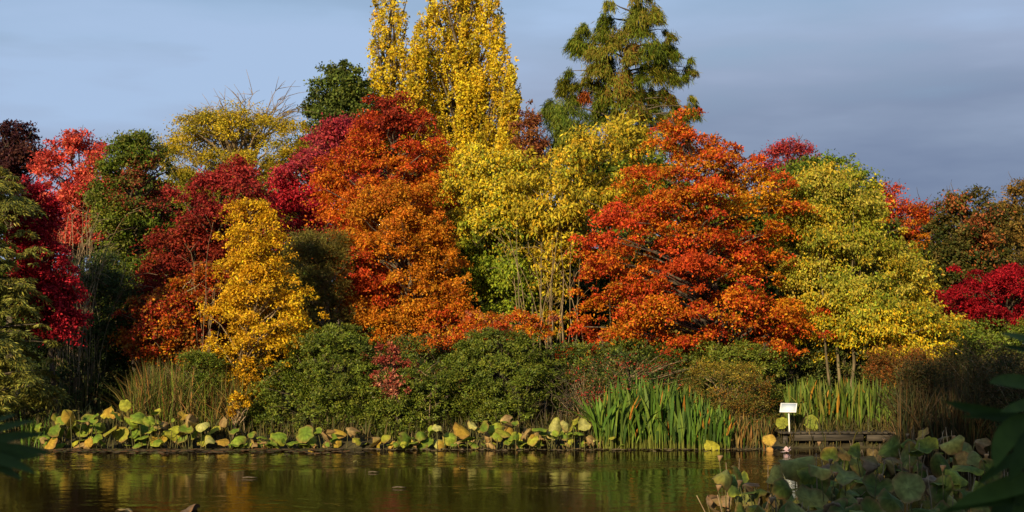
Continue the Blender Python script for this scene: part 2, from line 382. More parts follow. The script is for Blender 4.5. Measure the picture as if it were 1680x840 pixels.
DGRN = [(0.045, 0.07, 0.013), (0.06, 0.09, 0.016), (0.035, 0.055, 0.011)]
EGRN = [(0.10, 0.135, 0.014), (0.135, 0.17, 0.018), (0.07, 0.10, 0.012), (0.17, 0.19, 0.022)]
YGRN = [(0.38, 0.35, 0.035), (0.26, 0.28, 0.02), (0.48, 0.40, 0.06), (0.18, 0.21, 0.02), (0.50, 0.36, 0.025)]
LIME = [(0.26, 0.32, 0.02), (0.18, 0.25, 0.02), (0.36, 0.38, 0.03), (0.12, 0.17, 0.02)]
OLV = [(0.17, 0.15, 0.03), (0.12, 0.12, 0.025), (0.22, 0.17, 0.03), (0.10, 0.08, 0.02)]
MUST = [(0.44, 0.32, 0.02), (0.37, 0.28, 0.02), (0.50, 0.36, 0.02), (0.28, 0.24, 0.02)]
BRNZ = [(0.20, 0.09, 0.02), (0.26, 0.12, 0.02), (0.14, 0.08, 0.02), (0.10, 0.10, 0.02)]
CYP = [(0.17, 0.20, 0.02), (0.13, 0.17, 0.015), (0.21, 0.20, 0.02), (0.20, 0.16, 0.02)]
FCYP = [(0.21, 0.21, 0.035), (0.15, 0.165, 0.03), (0.28, 0.26, 0.045)]

T = tree
# ---- far row
def spires(seed, lst, step=0.8):
    r_ = np.random.default_rng(seed); o = []
    for (x0, x1, top, bot, wpx) in lst:
        y = top
        while y < bot:
            t = (y - top) / max(1, bot - top); w_ = wpx * .74 * min(1.0, .35 + t * 5) * r_.uniform(.7, 1.25)
            o.append((x0 + (x1 - x0) * t + r_.normal() * wpx * .28, y, w_, 1.0)); y += wpx * step * r_.uniform(.6, 1.3)
    return o
POPL = YEL + [(0.42, .34, .03), (.66, .44, .03)]
T('poplar_tree', 'tall narrow golden poplar at the edge of the poplar stand, beside the dark green oak', 'tree', 11,
  [(-60, 625, 650), (-10, 612, 668), (60, 604, 672), (200, 600, 670), (330, 610, 680)], 60, 9500, 0.16, 0.11, 'up', POPL,
  clumps=spires(1, [(618, 612, -30, 330, 9), (632, 622, -60, 330, 10), (655, 640, -40, 330, 9), (664, 655, 5, 330, 7), (645, 632, 60, 340, 11), (622, 612, 120, 340, 11), (660, 652, 120, 340, 10), (670, 666, 70, 340, 8), (676, 672, 120, 340, 9)]), flat=1.9, trunk=0.2, nbr=70, rise=2.5, jit=.2)
T('poplar_tree', 'slender golden poplar spire standing between two taller poplars', 'tree', 12,
  [(22, 684, 692), (60, 674, 702), (200, 660, 712), (330, 670, 720)], 59, 7000, 0.16, 0.11, 'up', POPL,
  clumps=spires(2, [(688, 686, 20, 330, 10), (680, 674, 60, 330, 10), (697, 694, 52, 330, 10), (672, 668, 160, 330, 9), (702, 700, 170, 330, 9)]), flat=1.9, trunk=0.14, nbr=50, rise=2.5, jit=.2)
T('poplar_tree', 'broadest and tallest golden poplar, its many upright limbs rising out of the picture', 'tree', 13,
  [(-80, 720, 800), (0, 702, 822), (160, 700, 826), (330, 700, 830), (420, 720, 820)], 60, 29000, 0.16, 0.11, 'up', POPL,
  clumps=spires(3, [(705, 706, -10, 400, 8), (716, 714, -60, 400, 11), (732, 728, -70, 400, 12), (750, 742, -70, 420, 13), (768, 760, -80, 420, 13), (786, 775, -80, 420, 13), (803, 792, -60, 420, 12), (815, 806, -30, 410, 10), (824, 816, 30, 400, 8), (760, 750, 40, 430, 16), (785, 780, 60, 430, 16), (730, 730, 100, 420, 16)]), flat=1.9, trunk=0.3, nbr=120, rise=2.5, jit=.2)
T('poplar_tree', 'short tapering golden poplar beside the bald cypress', 'tree', 14,
  [(82, 832, 840), (110, 822, 850), (160, 812, 856), (230, 806, 850), (330, 800, 850)], 59, 6000, 0.16, 0.11, 'up', POPL,
  clumps=spires(4, [(836, 832, 84, 330, 7), (843, 841, 105, 330, 8), (828, 822, 120, 330, 8), (850, 847, 140, 300, 7), (836, 834, 160, 330, 11), (822, 818, 210, 340, 10)]), flat=1.9, trunk=0.14, nbr=50, rise=2.5, jit=.2)
T('oak_tree', 'dark green leafy oak standing clear against the sky, left of the golden poplars', 'tree', 15,
  [(104, 560, 578), (118, 530, 592), (140, 512, 604), (170, 502, 612), (200, 506, 615), (240, 500, 620), (300, 510, 620)], 57, 15000, 0.17, 0.11, 'round', [(0.10, 0.135, 0.022), (0.07, 0.10, 0.02), (0.13, 0.155, 0.024)], rc=0.55, trunk=0.25, nbr=40, rough=.25, fill=.5)
# small shoulder of oak at left is part of the same crown
T('honey_locust_tree', 'mustard yellow tree with bare pale twigs arching above its crown', 'tree', 16,
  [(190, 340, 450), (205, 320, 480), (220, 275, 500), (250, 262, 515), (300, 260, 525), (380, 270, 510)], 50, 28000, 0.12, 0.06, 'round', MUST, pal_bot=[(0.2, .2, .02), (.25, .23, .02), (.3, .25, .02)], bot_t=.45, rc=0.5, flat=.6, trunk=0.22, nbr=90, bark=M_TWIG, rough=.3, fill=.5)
T('autumn_tree', 'small russet tree top peeping over the yellow leaves between poplar and bald cypress', 'tree', 17,
  [(168, 862, 872), (185, 850, 882), (240, 845, 890), (330, 850, 890)], 56.5, 3500, 0.15, 0.10, 'round', [(0.26, .09, .03), (.2, .06, .03), (.3, .12, .03)], rc=0.4, trunk=0.12, nbr=30, twigs=30)
# ---- second row
T('maple_tree', 'dark purple maple at the left edge, darkest crown against the sky', 'tree', 18,
  [(192, 22, 32), (215, 5, 50), (235, -5, 70), (260, -20, 70), (300, -30, 66), (360, -30, 70)], 44, 9000, 0.13, 0.09, 'round', PURP, rc=0.42, trunk=0.14, nbr=50, twigs=40, rough=.4)
T('maple_tree', 'coral pink maple between the dark purple maple and the green tree', 'tree', 19,
  [(214, 122, 145), (235, 95, 165), (255, 72, 172), (275, 68, 170), (295, 70, 190), (330, 68, 195), (400, 75, 195)], 42, 9500, 0.12, 0.075, 'round', PINK, rc=0.36, trunk=0.12, nbr=60, twigs=30, rough=.4)
T('autumn_tree', 'tall green tree flushed red at its top, between coral maple and mustard tree', 'tree', 20,
  [(224, 200, 250), (240, 190, 268), (280, 165, 275), (340, 150, 285), (420, 150, 290), (520, 160, 290)], 40, 20000, 0.11, 0.07, 'round', GRN + [(0.15, .15, .03)], patches=[(240, 290, 25, [(0.28, .06, .03), (.15, .12, .03)]), (215, 330, 22, [(0.24, .05, .02), (.1, .12, .02)]), (262, 330, 20, [(.28, .05, .03)])], rc=0.42, trunk=0.14, nbr=60, rough=.3)
T('maple_tree', 'raspberry red maple at the shoulder of the tall orange tree', 'tree', 21,
  [(205, 545, 600), (235, 500, 620), (270, 470, 620), (310, 445, 620), (360, 440, 610), (410, 450, 600)], 41, 16000, 0.12, 0.075, 'round', MAG, patches=[(500, 340, 55, CRIM), (520, 380, 40, CRIM)], rc=0.42, trunk=0.14, nbr=60, rough=.25)
T('maple_tree', 'dark red maple rising above the golden yellow tree', 'tree', 22,
  [(262, 375, 405), (285, 335, 430), (310, 285, 450), (350, 270, 460), (400, 250, 450), (440, 225, 430), (490, 200, 400), (560, 230, 400)], 37.5, 22000, 0.11, 0.07, 'layer', DRED, pal_top=[(0.30, .025, .02), (.24, .02, .02), (.34, .04, .03)], top_t=.7, rc=0.45, trunk=0.12, nbr=80, flat=.45, rough=.25, tiers=9)
T('birch_tree', 'young orange and amber tree behind the tall tan grasses', 'tree', 23,
  [(440, 330, 370), (470, 255, 350), (500, 215, 350), (530, 200, 350), (565, 210, 355), (590, 250, 360)], 35.2, 9000, 0.10, 0.065, 'layer', ORG[:3] + GOLD[3:] + DRED[:2] + RORG[:1] + RORG[3:] + BRNZ[:2], rc=0.33, trunk=0.05, nbr=60, flat=.5, bark=M_TWIG, rough=.3, tiers=6)
# ---- crimson and conifers at the left edge
T('maple_tree', 'narrow crimson maple tucked behind the weeping conifer', 'tree', 24,
  [(285, 30, 50), (310, 25, 75), (350, 30, 92), (400, 30, 105), (450, 25, 125), (500, 30, 138), (545, 60, 130)], 32.6, 11500, 0.10, 0.06, 'layer', CRIM, rc=0.33, trunk=0.07, nbr=60, flat=.5, tiers=9)
T('false_cypress_tree', 'olive green conifer with layered drooping sprays at the left edge', 'conifer', 25,
  [(270, -90, -10), (285, -120, 16), (320, -160, 38), (360, -200, 40), (400, -220, 52), (440, -240, 50), (480, -250, 64), (520, -260, 60), (560, -260, 80), (600, -260, 70), (640, -260, 76), (690, -240, 52)], 31.3, 42000, 0.16, 0.035, 'drape', FCYP, rc=0.40, flat=.16, trunk=0.12, nbr=90, rise=.1, leafm=M_EVER, fill=.3, rough=.1, tiers=17, stray_p=.08, edge=.3)
# ---- centre
T('tupelo_tree', 'tall red orange tree with dark red top, in front of the golden poplars', 'tree', 26,
  [(163, 605, 670), (185, 592, 705), (210, 575, 722), (240, 550, 745), (280, 522, 752), (320, 515, 748), (360, 535, 740), (420, 555, 735), (490, 570, 720)], 37.6, 30000, 0.095, 0.06, 'layer', ORG[:3] + RORG[:3], pal_top=RORG[:2] + DRED[:2] + [(0.42, .07, .01)], top_t=.72,
  patches=[(650, 185, 40, DRED + RORG[3:])], rc=0.40, trunk=0.12, nbr=80, flat=.4, rough=.15, fill=.4, tiers=9)
T('tupelo_tree', 'lighter orange rounded tree below the tall red orange one, its foot behind the evergreens', 'tree', 41,
  [(300, 640, 690), (325, 590, 728), (365, 562, 750), (420, 558, 760), (470, 562, 765), (510, 568, 772), (545, 585, 785), (568, 620, 780)], 35.4, 30000, 0.09, 0.055, 'layer', ORG + [(.58, .24, .015), (.50, .18, .012)],
  patches=[(600, 455, 34, RORG[:2] + [(0.46, .03, .02)]), (618, 478, 28, RORG[:2]), (740, 545, 40, RORG[:2] + ORG[:1])], rc=0.36, trunk=0.09, nbr=80, flat=.45, rough=.15, fill=.4, tiers=9)
T('golden_larch_tree', 'golden yellow tree in front of the dark red maple, lowest boughs over the grasses', 'tree', 27,
  [(330, 415, 430), (355, 378, 452), (400, 362, 462), (430, 358, 475), (470, 350, 495), (510, 342, 520), (545, 345, 522), (570, 352, 490), (600, 356, 445), (640, 366, 425)], 32.2, 14000, 0.09, 0.05, 'layer', GOLD, rc=0.30, trunk=0.06, nbr=90, flat=.4, bark=M_TWIG, rough=.2, fill=.45, tiers=10)
T('shrub_willow', 'loose olive feathery shrub between the golden tree and the tall orange tree', 'shrub', 28,
  [(385, 490, 560), (410, 478, 575), (450, 475, 575), (500, 480, 575), (560, 500, 590), (590, 520, 590)], 34.6, 13000, 0.10, 0.022, 'tuft', OLV, rc=0.3, trunk=0.05, nbr=80, bark=M_TWIG)
T('hornbeam_tree', 'lime and yellow tree with hanging leaves behind the tall orange tree', 'tree', 29,
  [(250, 740, 850), (290, 715, 880), (350, 730, 885), (400, 750, 885), (450, 760, 885), (490, 765, 885), (520, 780, 880), (545, 790, 860)], 37.2, 18000, 0.125, 0.065, 'droop', LIME, pal_top=YEL + YGRN[:3], top_t=.55, pal_bot=LIME[1:2] + LIME[3:] + GRN, bot_t=.12, rc=0.38, trunk=0.07, nbr=50, rough=.25)
T('cherry_tree', 'many stemmed yellow tree with long hanging leaves and bare pale trunks', 'tree', 30,
  [(205, 1000, 1075), (220, 930, 1085), (240, 880, 1085), (265, 830, 1080), (300, 815, 1070), (340, 820, 1050), (370, 835, 1010), (400, 845, 965), (430, 870, 935), (560, 890, 920)], 36.6, 8800, 0.17, 0.07, 'droop', [(0.46, .36, .025), (.36, .30, .025), (.55, .42, .03), (.26, .25, .02), (.56, .36, .02)], rc=0.42, trunk=0.06, nbr=70, rough=.2, bark=M_PALEBARK,
  stems=[(852, 846, .032), (878, 864, .042), (886, 890, .034), (903, 908, .040), (930, 924, .042), (938, 955, .026), (1000, 985, .022), (890, 935, .024)], base_px=895)
CYB = [(1052, -8, 13), (1050, 8, 16), (1042, 22, 14), (1066, 25, 13), (1074, 32, 10), (1035, 40, 14), (1055, 48, 16), (998, 12, 8), (995, 28, 12), (988, 42, 13), (1002, 50, 13), (983, 58, 12), (1015, 62, 14), (960, 38, 6), (957, 52, 9), (948, 64, 10), (938, 74, 9), (950, 80, 12), (965, 70, 12), (975, 88, 12), (995, 78, 15), (1000, 95, 13),
  (1090, 50, 6), (1098, 62, 9), (1095, 75, 11), (1103, 80, 9), (1080, 72, 13), (1065, 85, 15), (1085, 92, 14), (1105, 95, 10), (1040, 78, 14), (1030, 98, 12), (1060, 105, 12), (1132, 98, 8), (1130, 110, 10), (1138, 118, 7), (1124, 122, 8), (1100, 112, 11), (1080, 118, 13), (1105, 128, 9), (1050, 125, 14), (1025, 120, 13), (1000, 115, 13), (980, 112, 13),
  (935, 118, 7), (930, 130, 11), (945, 138, 13), (925, 145, 10), (965, 130, 14), (985, 138, 14), (1010, 142, 15), (1040, 145, 15), (1065, 150, 14), (1090, 150, 12), (1100, 162, 9), (960, 155, 13), (940, 162, 12), (990, 160, 13), (1020, 165, 13), (1075, 168, 10), (1110, 172, 10), (1130, 165, 6), (1132, 178, 9), (1122, 188, 10), (1138, 190, 6), (1100, 185, 12), (1085, 195, 13), (1060, 190, 12), (1040, 182, 14), (1010, 185, 13), (985, 180, 13), (905, 165, 7), (898, 178, 9), (912, 185, 11), (1110, 205, 13), (1125, 210, 9), (1090, 215, 14), (1050, 212, 15), (1020, 210, 15), (1060, 235, 15), (1100, 235, 14), (1125, 230, 10), (1030, 240, 15)]
T('bald_cypress_tree', 'tall feathery green conifer with open branches, alone above the treeline', 'conifer', 31,
  [(-15, 1044, 1056), (40, 985, 1085), (85, 938, 1115), (135, 915, 1120), (185, 888, 1135), (240, 885, 1120), (300, 900, 1100)], 62, 32000, 0.34, 0.045, 'needle', CYP + [(.12, .17, .015)], clumps=CYB, patches=[(962, 158, 12, [(0.35, .09, .02)]), (1030, 80, 14, BRNZ), (1010, 130, 22, BRNZ[:2] + CYP), (1100, 160, 15, BRNZ + CYP), (905, 205, 16, BRNZ), (1040, 165, 20, BRNZ[:2] + CYP)], flat=.8, cscale=1.15, trunk=0.15, nbr=60, rise=.05)
T('cypress_bough', 'low rounded green conifer crown beside the bald cypress foot', 'conifer', 32,
  [(165, 905, 930), (185, 892, 960), (210, 885, 985), (240, 880, 1000), (300, 890, 1000)], 58, 7000, 0.30, 0.04, 'needle', GRN + CYP[:1], rc=0.5, trunk=0.12, nbr=30)
T('tupelo_tree', 'wide fiery red and orange tree with spreading tiers of branches over the reeds', 'tree', 33,
  [(182, 1140, 1165), (205, 1090, 1172), (230, 1075, 1190), (255, 1040, 1215), (275, 1030, 1280), (300, 1005, 1295), (340, 985, 1290), (380, 955, 1285), (420, 955, 1290), (460, 960, 1300), (500, 935, 1325), (540, 955, 1320), (560, 1000, 1290), (575, 1150, 1250)], 34.2, 38000, 0.095, 0.06, 'layer', RORG + ORG[:2] + ORG[3:] + [(.56, .07, .015)], rc=0.40, trunk=0.12, nbr=110, flat=.26, rough=.16, fill=.5, twigs=60, rise=.25,
  patches=[(1230, 330, 45, ORG[1:2] + GOLD[1:2] + ORG[3:]), (1280, 480, 35, GOLD[1:2] + ORG), (1110, 440, 40, RORG[:2]), (1000, 370, 40, RORG[:2] + [(0.5, .05, .02)])], tiers=10)
T('maple_tree', 'small rosy red crown peeping over the green top of the domed yellow tree', 'tree', 34,
  [(232, 1285, 1310), (250, 1262, 1335), (275, 1250, 1345), (330, 1250, 1345)], 45, 4500, 0.11, 0.06, 'round', MAG + RORG[:1], rc=0.35, trunk=0.1, nbr=50, twigs=50)
T('magnolia_tree', 'green crowned tree showing just above the domed yellow tree', 'tree', 35,
  [(254, 1340, 1385), (270, 1300, 1410), (300, 1285, 1432), (340, 1285, 1436), (400, 1290, 1440)], 38.2, 9000, 0.12, 0.08, 'round', [(0.13, .19, .02), (.09, .14, .02), (.2, .24, .02)], pal_bot=YEL + YGRN[:1], bot_t=.62, rc=0.42, trunk=0.1, nbr=30)
T('magnolia_tree', 'domed pale yellow green tree spreading down to the reeds and sign', 'tree', 36,
  [(278, 1318, 1385), (295, 1290, 1422), (330, 1278, 1440), (380, 1272, 1474), (430, 1280, 1500), (480, 1300, 1530), (520, 1310, 1562), (550, 1315, 1590), (572, 1330, 1565), (588, 1350, 1500)], 34.9, 34000, 0.115, 0.055, 'droop', YGRN, pal_bot=YGRN[:2] + YEL + GOLD[1:2], bot_t=.25, rc=0.42, trunk=0.09, nbr=70, rough=.12, fill=.35, bark=M_PALEBARK,
  stems=[(1370, 1360, .05), (1385, 1395, .05), (1350, 1330, .04)], base_px=1370)
# ---- right
T('maple_tree', 'orange tree with rosy top behind the domed yellow tree', 'tree', 37,
  [(298, 1448, 1465), (320, 1438, 1485), (350, 1436, 1515), (390, 1440, 1540), (430, 1450, 1555), (480, 1470, 1560), (540, 1480, 1560)], 42, 11500, 0.11, 0.065, 'round', ORG + [(0.45, .14, .03)], pal_top=MAG[3:] + RORG, top_t=.75, rc=0.4, trunk=0.1, nbr=60, twigs=60, rough=.3)
T('cherry_tree', 'bronze and dark green tree with coral leaf tips above the crimson maple', 'tree', 38,
  [(318, 1560, 1610), (335, 1545, 1625), (370, 1528, 1635), (420, 1525, 1650), (500, 1530, 1650)], 41, 13000, 0.13, 0.08, 'round', [(0.05, .07, .015), (.08, .08, .015), (.12, .09, .02)], patches=[(1605, 380, 22, [(0.42, .12, .04), (.3, .1, .03)]), (1570, 335, 16, [(.35, .1, .03), (.1, .1, .02)]), (1608, 410, 16, [(.4, .12, .03)])], rc=0.4, trunk=0.1, nbr=50, twigs=30, rough=.35)
T('beech_tree', 'tawny orange brown tree cut by the right edge of the picture', 'tree', 39,
  [(305, 1672, 1720), (325, 1645, 1740), (370, 1632, 1760), (430, 1630, 1770), (520, 1630, 1770)], 43, 15000, 0.12, 0.07, 'round', [(0.24, .14, .03), (.17, .11, .025), (.13, .11, .02), (.3, .17, .03)], rc=0.45, trunk=0.12, nbr=50, twigs=30)
T('japanese_maple', 'low spreading crimson maple at the right edge above the shaded grasses', 'tree', 40,
  [(442, 1600, 1680), (455, 1560, 1720), (480, 1538, 1740), (510, 1545, 1750), (535, 1570, 1740)], 37.5, 14000, 0.10, 0.05, 'layer', [(0.30, .006, .014), (.38, .010, .018), (.20, .005, .010)], rc=0.38, flat=.3, trunk=0.09, nbr=60, rough=.15)
# ---- dense dark trees behind that close the gaps
bk = [(-20, 90, 330, 49, 'dark green tree hidden behind the purple and crimson maples', GRN), (120, 330, 300, 52, 'dark green tree behind the coral maple and red flushed tree', DGRN), (300, 520, 320, 54, 'dark green tree behind the raspberry and dark red maples', GRN),
      (560, 780, 300, 50, 'olive tree filling the gap behind the tall orange tree', OLV), (760, 960, 340, 47, 'shaded green tree behind the bare pale trunks', DGRN + LIME[3:]), (920, 1140, 260, 50, 'green tree behind the wide fiery red tree', GRN),
      (1120, 1340, 330, 48, 'green tree in the gap between fiery red tree and domed yellow tree', GRN), (1400, 1560, 400, 50, 'dull green tree behind the rosy topped orange tree', OLV), (1540, 1780, 350, 52, 'dull green tree behind the bronze and tawny trees', OLV)]
for n_, (xl, xr, yt, Yb, lab, pl) in enumerate(bk):
    T('background_tree', lab, 'tree', 60 + n_, [(yt, xl + 60, xr - 60), (yt + 25, xl + 20, xr - 20), (yt + 90, xl - 10, xr + 10), (530, xl - 20, xr + 20), (590, xl, xr)], Yb, 13000, 0.26, 0.17, 'round', pl, rc=0.7, trunk=0.2, nbr=20, rough=.15, depth=.35, fill=.6, group='trees filling the back row')

for n_, (xl, xr, yt, Yb, lab, pl) in enumerate([(-60, 180, 470, 45, 'low dark thicket tree behind the narrow crimson maple', DGRN), (160, 420, 455, 46, 'low dark thicket tree behind the amber and dark red trees', DGRN), (400, 640, 440, 45, 'low dark thicket tree behind the olive feathery shrub', DGRN + OLV), (610, 830, 440, 44, 'low dark thicket tree behind the foot of the tall orange tree', DGRN), (800, 1010, 400, 43, 'dim thicket tree filling the space between the bare pale trunks', DGRN + OLV), (980, 1230, 380, 43, 'low thicket tree behind the fiery red tiers of branches', DGRN + OLV), (1200, 1330, 330, 42, 'narrow green tree between fiery red tree and domed tree', GRN + DGRN), (1290, 1470, 340, 41, 'green tree filling the inside of the domed yellow tree', GRN + OLV), (1440, 1600, 460, 44, 'low thicket tree left of the bronze cherry', DGRN)]):
    T('background_tree', lab, 'tree', 160 + n_, [(yt, xl + 50, xr - 50), (yt + 20, xl + 15, xr - 15), (yt + 70, xl - 10, xr + 10), (545, xl - 20, xr + 20), (595, xl, xr)], Yb, 7000, 0.22, 0.14, 'round', pl, rc=0.55, trunk=0.12, nbr=16, rough=.15, depth=.35, fill=.6, group='trees filling the back row')

# ------------------------------------------------------------------ shrubs along the bank
SHR = 1
def shrub(name, label, seed, rows, Y, nl, L, W, pal, habit='tuft', **kw):
    kw.setdefault('leafm', M_EVER)
    r_ = np.random.default_rng(seed + 5000); xb = (rows[-1][1] + rows[-1][2]) / 2; wd = max(r[2] - r[1] for r in rows) * .4
    kw.setdefault('stems', [(xb + r_.normal() * 6, xb + r_.uniform(-1, 1) * wd, .014) for _ in range(6)])
    return tree(name, label, 'shrub', seed, rows, Y, nl, L, W, habit, pal, trunk=0.04, trunk_top=.6, crown_name='foliage', **kw)
shrub('evergreen_shrub', 'large rounded evergreen shrub left of the scattered red twigs', 80,
      [(538, 540, 590), (555, 495, 620), (590, 465, 635), (630, 430, 640), (670, 415, 640), (728, 420, 640)], 31.8, 26000, 0.085, 0.035, EGRN, rc=0.17, stray_p=.06, nbr=60, rough=.45, fill=.35, edge=.35, twigs=30)
shrub('evergreen_shrub', 'large rounded evergreen shrub below the bare pale trunks', 81,
      [(545, 800, 850), (560, 760, 890), (590, 735, 910), (640, 725, 915), (680, 730, 900), (728, 720, 850)], 32.0, 26000, 0.085, 0.035, EGRN, rc=0.17, stray_p=.06, nbr=60, rough=.45, fill=.35, edge=.35, twigs=30)
shrub('evergreen_shrub', 'low evergreen shrub with red sprigs between the two large rounded ones', 82,
      [(600, 650, 700), (620, 610, 740), (650, 600, 745), (690, 590, 740), (732, 600, 735)], 31.3, 15000, 0.08, 0.035, EGRN, rc=0.16, stray_p=.06, nbr=40, rough=.45, fill=.35, edge=.35, twigs=30)
shrub('evergreen_shrub', 'dark wide evergreen shrub behind the first reed clump, under the fiery red tree', 83,
      [(560, 950, 1060), (575, 905, 1120), (600, 890, 1140), (640, 900, 1130), (690, 920, 1100)], 33.0, 17000, 0.085, 0.035, EGRN + DGRN, rc=0.19, stray_p=.08, nbr=60, rough=.45, fill=.35, edge=.35, twigs=30)
shrub('evergreen_shrub', 'evergreen shrub behind the bronze fern shrub, below the fiery red tree', 84,
      [(565, 1140, 1240), (580, 1110, 1290), (605, 1100, 1310), (650, 1110, 1310), (690, 1120, 1300)], 33.2, 14000, 0.085, 0.035, EGRN, rc=0.19, stray_p=.08, nbr=40, rough=.45, fill=.35, edge=.35, twigs=30)
shrub('evergreen_shrub', 'shaded laurel shrub beside the weeping conifer in deep shadow', 85,
      [(420, 100, 190), (470, 70, 215), (540, 60, 235), (640, 50, 245), (690, 50, 240)], 36.4, 16000, 0.12, 0.04, DGRN, rc=0.3, nbr=40, fill=.35)
shrub('evergreen_shrub', 'dark shrub below the tall orange tree trunk, behind the red sprigs', 86,
      [(555, 640, 720), (575, 600, 770), (620, 600, 780), (680, 610, 780)], 33.4, 10000, 0.085, 0.035, DGRN + EGRN[:2] + BRNZ[:1], rc=0.25, nbr=40, fill=.35)
shrub('deciduous_shrub', 'small red leaved shrub growing through the evergreens below the tall orange tree', 87,
      [(560, 640, 665), (585, 600, 680), (610, 600, 690), (640, 615, 680), (680, 620, 660)], 31.3, 2200, 0.08, 0.045, [(0.22, .03, .02), (.28, .05, .03), (.4, .12, .07)], habit='layer', rc=0.12, nbr=40, leafm=M_LEAF, ncl=55, edge=.5, stray_p=.4)
shrub('deciduous_shrub', 'sprig of pale pink and red leaves in front of the low evergreen', 88,
      [(615, 625, 655), (630, 610, 665), (650, 640, 668), (656, 640, 665)], 30.8, 520, 0.09, 0.05, [(0.45, .16, .09), (.5, .22, .12), (.36, .08, .05)], habit='layer', rc=0.11, ncl=22, edge=.5, stray_p=.4, nbr=20, leafm=M_LEAF)
shrub('deciduous_shrub', 'small green bush standing in the tan grasses under the golden tree', 89,
      [(578, 310, 350), (595, 300, 365), (625, 300, 368), (650, 310, 360)], 31.6, 3000, 0.08, 0.03, GRN, rc=0.18, nbr=30)
shrub('deciduous_shrub', 'bronze and olive shrub with yellow tips between the two reed clumps', 90,
      [(594, 1160, 1210), (610, 1130, 1250), (640, 1120, 1258), (680, 1120, 1262), (732, 1150, 1255)], 31.2, 11000, 0.06, 0.025, OLV[:3] + BRNZ[:2] + GRN[2:3], pal_top=[(0.42, .30, .03), (.3, .22, .03), (.2, .15, .03)], top_t=.84, rc=0.2, nbr=90, leafm=M_LEAF, bark=M_TWIG, fill=.35)
shrub('deciduous_shrub', 'fringe of orange red leaves under the tall orange tree, above the evergreens', 91,
      [(515, 780, 900), (525, 760, 925), (545, 690, 930), (560, 680, 820)], 33.6, 4200, 0.085, 0.05, RORG[:2] + ORG + GOLD[:1] + [(.45, .15, .08)], habit='layer', rc=0.25, flat=.3, nbr=30, leafm=M_LEAF)
shrub('deciduous_shrub', 'twiggy dark bush with a few red leaves left of the first reed clump', 92,
      [(585, 960, 1080), (600, 930, 1150), (640, 920, 1140), (690, 920, 1000)], 31.7, 3000, 0.07, 0.035, DGRN + [(0.3, .03, .02)] + BRNZ[2:3], rc=0.25, nbr=170, bark=M_TWIG)
shrub('deciduous_shrub', 'low golden orange sprig hanging over the lotus below the golden tree', 93,
      [(650, 385, 400), (660, 372, 412), (672, 372, 414), (680, 380, 400)], 30.7, 450, 0.07, 0.045, GOLD, habit='layer', rc=0.11, ncl=16, edge=.5, nbr=14, leafm=M_LEAF, bark=M_TWIG)
shrub('deciduous_shrub', 'mixed orange and olive bush under the golden tree beside the large evergreen', 94,
      [(580, 380, 450), (610, 370, 460), (660, 370, 450), (700, 370, 430)], 32.4, 5500, 0.075, 0.04, OLV + GOLD[1:2] + BRNZ, rc=0.22, nbr=60, leafm=M_LEAF, bark=M_TWIG)
shrub('deciduous_shrub', 'rust brown fern bush behind the second reed clump under the domed tree', 95,
      [(575, 1440, 1500), (590, 1420, 1520), (620, 1420, 1530), (650, 1430, 1530)], 33.0, 4500, 0.09, 0.03, BRNZ + [(0.26, .08, .02)], rc=0.25, nbr=40, leafm=M_LEAF, bark=M_TWIG)
shrub('deciduous_shrub', 'dark leafy undershrub under the domed yellow tree', 96,
      [(560, 1290, 1420), (590, 1280, 1480), (640, 1290, 1490), (690, 1300, 1480)], 35.4, 9000, 0.10, 0.045, DGRN + OLV[1:2], rc=0.3, nbr=40)
shrub('deciduous_shrub', 'low green plants at the foot of the crimson maple', 97,
      [(528, 1560, 1700), (545, 1540, 1720), (580, 1530, 1740)], 37.0, 4500, 0.10, 0.04, GRN, rc=0.25, nbr=20)

for n_, (rw, Yb, lab) in enumerate([([(560, 1560, 1640), (590, 1520, 1690), (650, 1510, 1700), (710, 1520, 1690)], 31.0, 'shaded brown leafy bush in the dry grass of the right bank'), ([(600, 1480, 1530), (630, 1465, 1560), (690, 1460, 1570), (715, 1470, 1560)], 29.5, 'small dark weedy bush in the dry grass beside the deck'), ([(585, 1640, 1720), (620, 1610, 1760), (700, 1610, 1760)], 27.5, 'dark leafy bush behind the foreground leaves at the right edge')]):
    shrub('weedy_bush', lab, 180 + n_, rw, Yb, 3500, 0.10, 0.03, [(.05, .05, .014), (.08, .05, .018), (.04, .055, .014), (.10, .07, .02)], rc=.25, nbr=50, leafm=M_LEAF, bark=M_TWIG)
# arching bare shrub at the left
def arching(name, label, cx, Y, y0, y1, spread, n, seed, r=0.012, mat_=M_TWIG, lean=0.0, cat='shrub'):
    rng = np.random.default_rng(seed); mb = MB()
    bx = at(cx, 564, Y)[0]; base = np.array([bx, Y, float(gz(bx, Y))])
    for _ in range(n):
        h = at(cx, rng.uniform(y0, y1), Y)[2]; dx = (rng.normal() * spread + lean) * Y / F; dy = rng.normal() * 0.5
        tt = np.linspace(0, 1, 9)
        pts = np.stack([dx * tt ** 1.7, dy * tt ** 1.7, (h - base[2]) * np.sin(tt * rng.uniform(1.3, 2.1))], 1)
        pts[1:] += rng.normal(size=(8, 3)) * 0.025
        mb.tube(pts + rng.normal(size=3) * [0.35 if n > 10 else .1, 0.2, 0], np.linspace(r, r * 0.3, 9), 3)
        for k in range(3):
            i0 = rng.integers(3, 8); d = nrm(np.array([rng.normal(), rng.normal(), .8])) * rng.uniform(.3, .7)
            mb.tube([pts[i0], pts[i0] + d * .5, pts[i0] + d + [0, 0, -.05]], [r * .5, r * .35, r * .2], 3)
    o = mb.build(name, mat_, loc=None); o.location = base; tag(o, label, cat); return o
arching('bare_shrub', 'arching bare brown stems beside the narrow crimson maple', 130, 35.6, 330, 470, 45, 60, 200, lean=20)
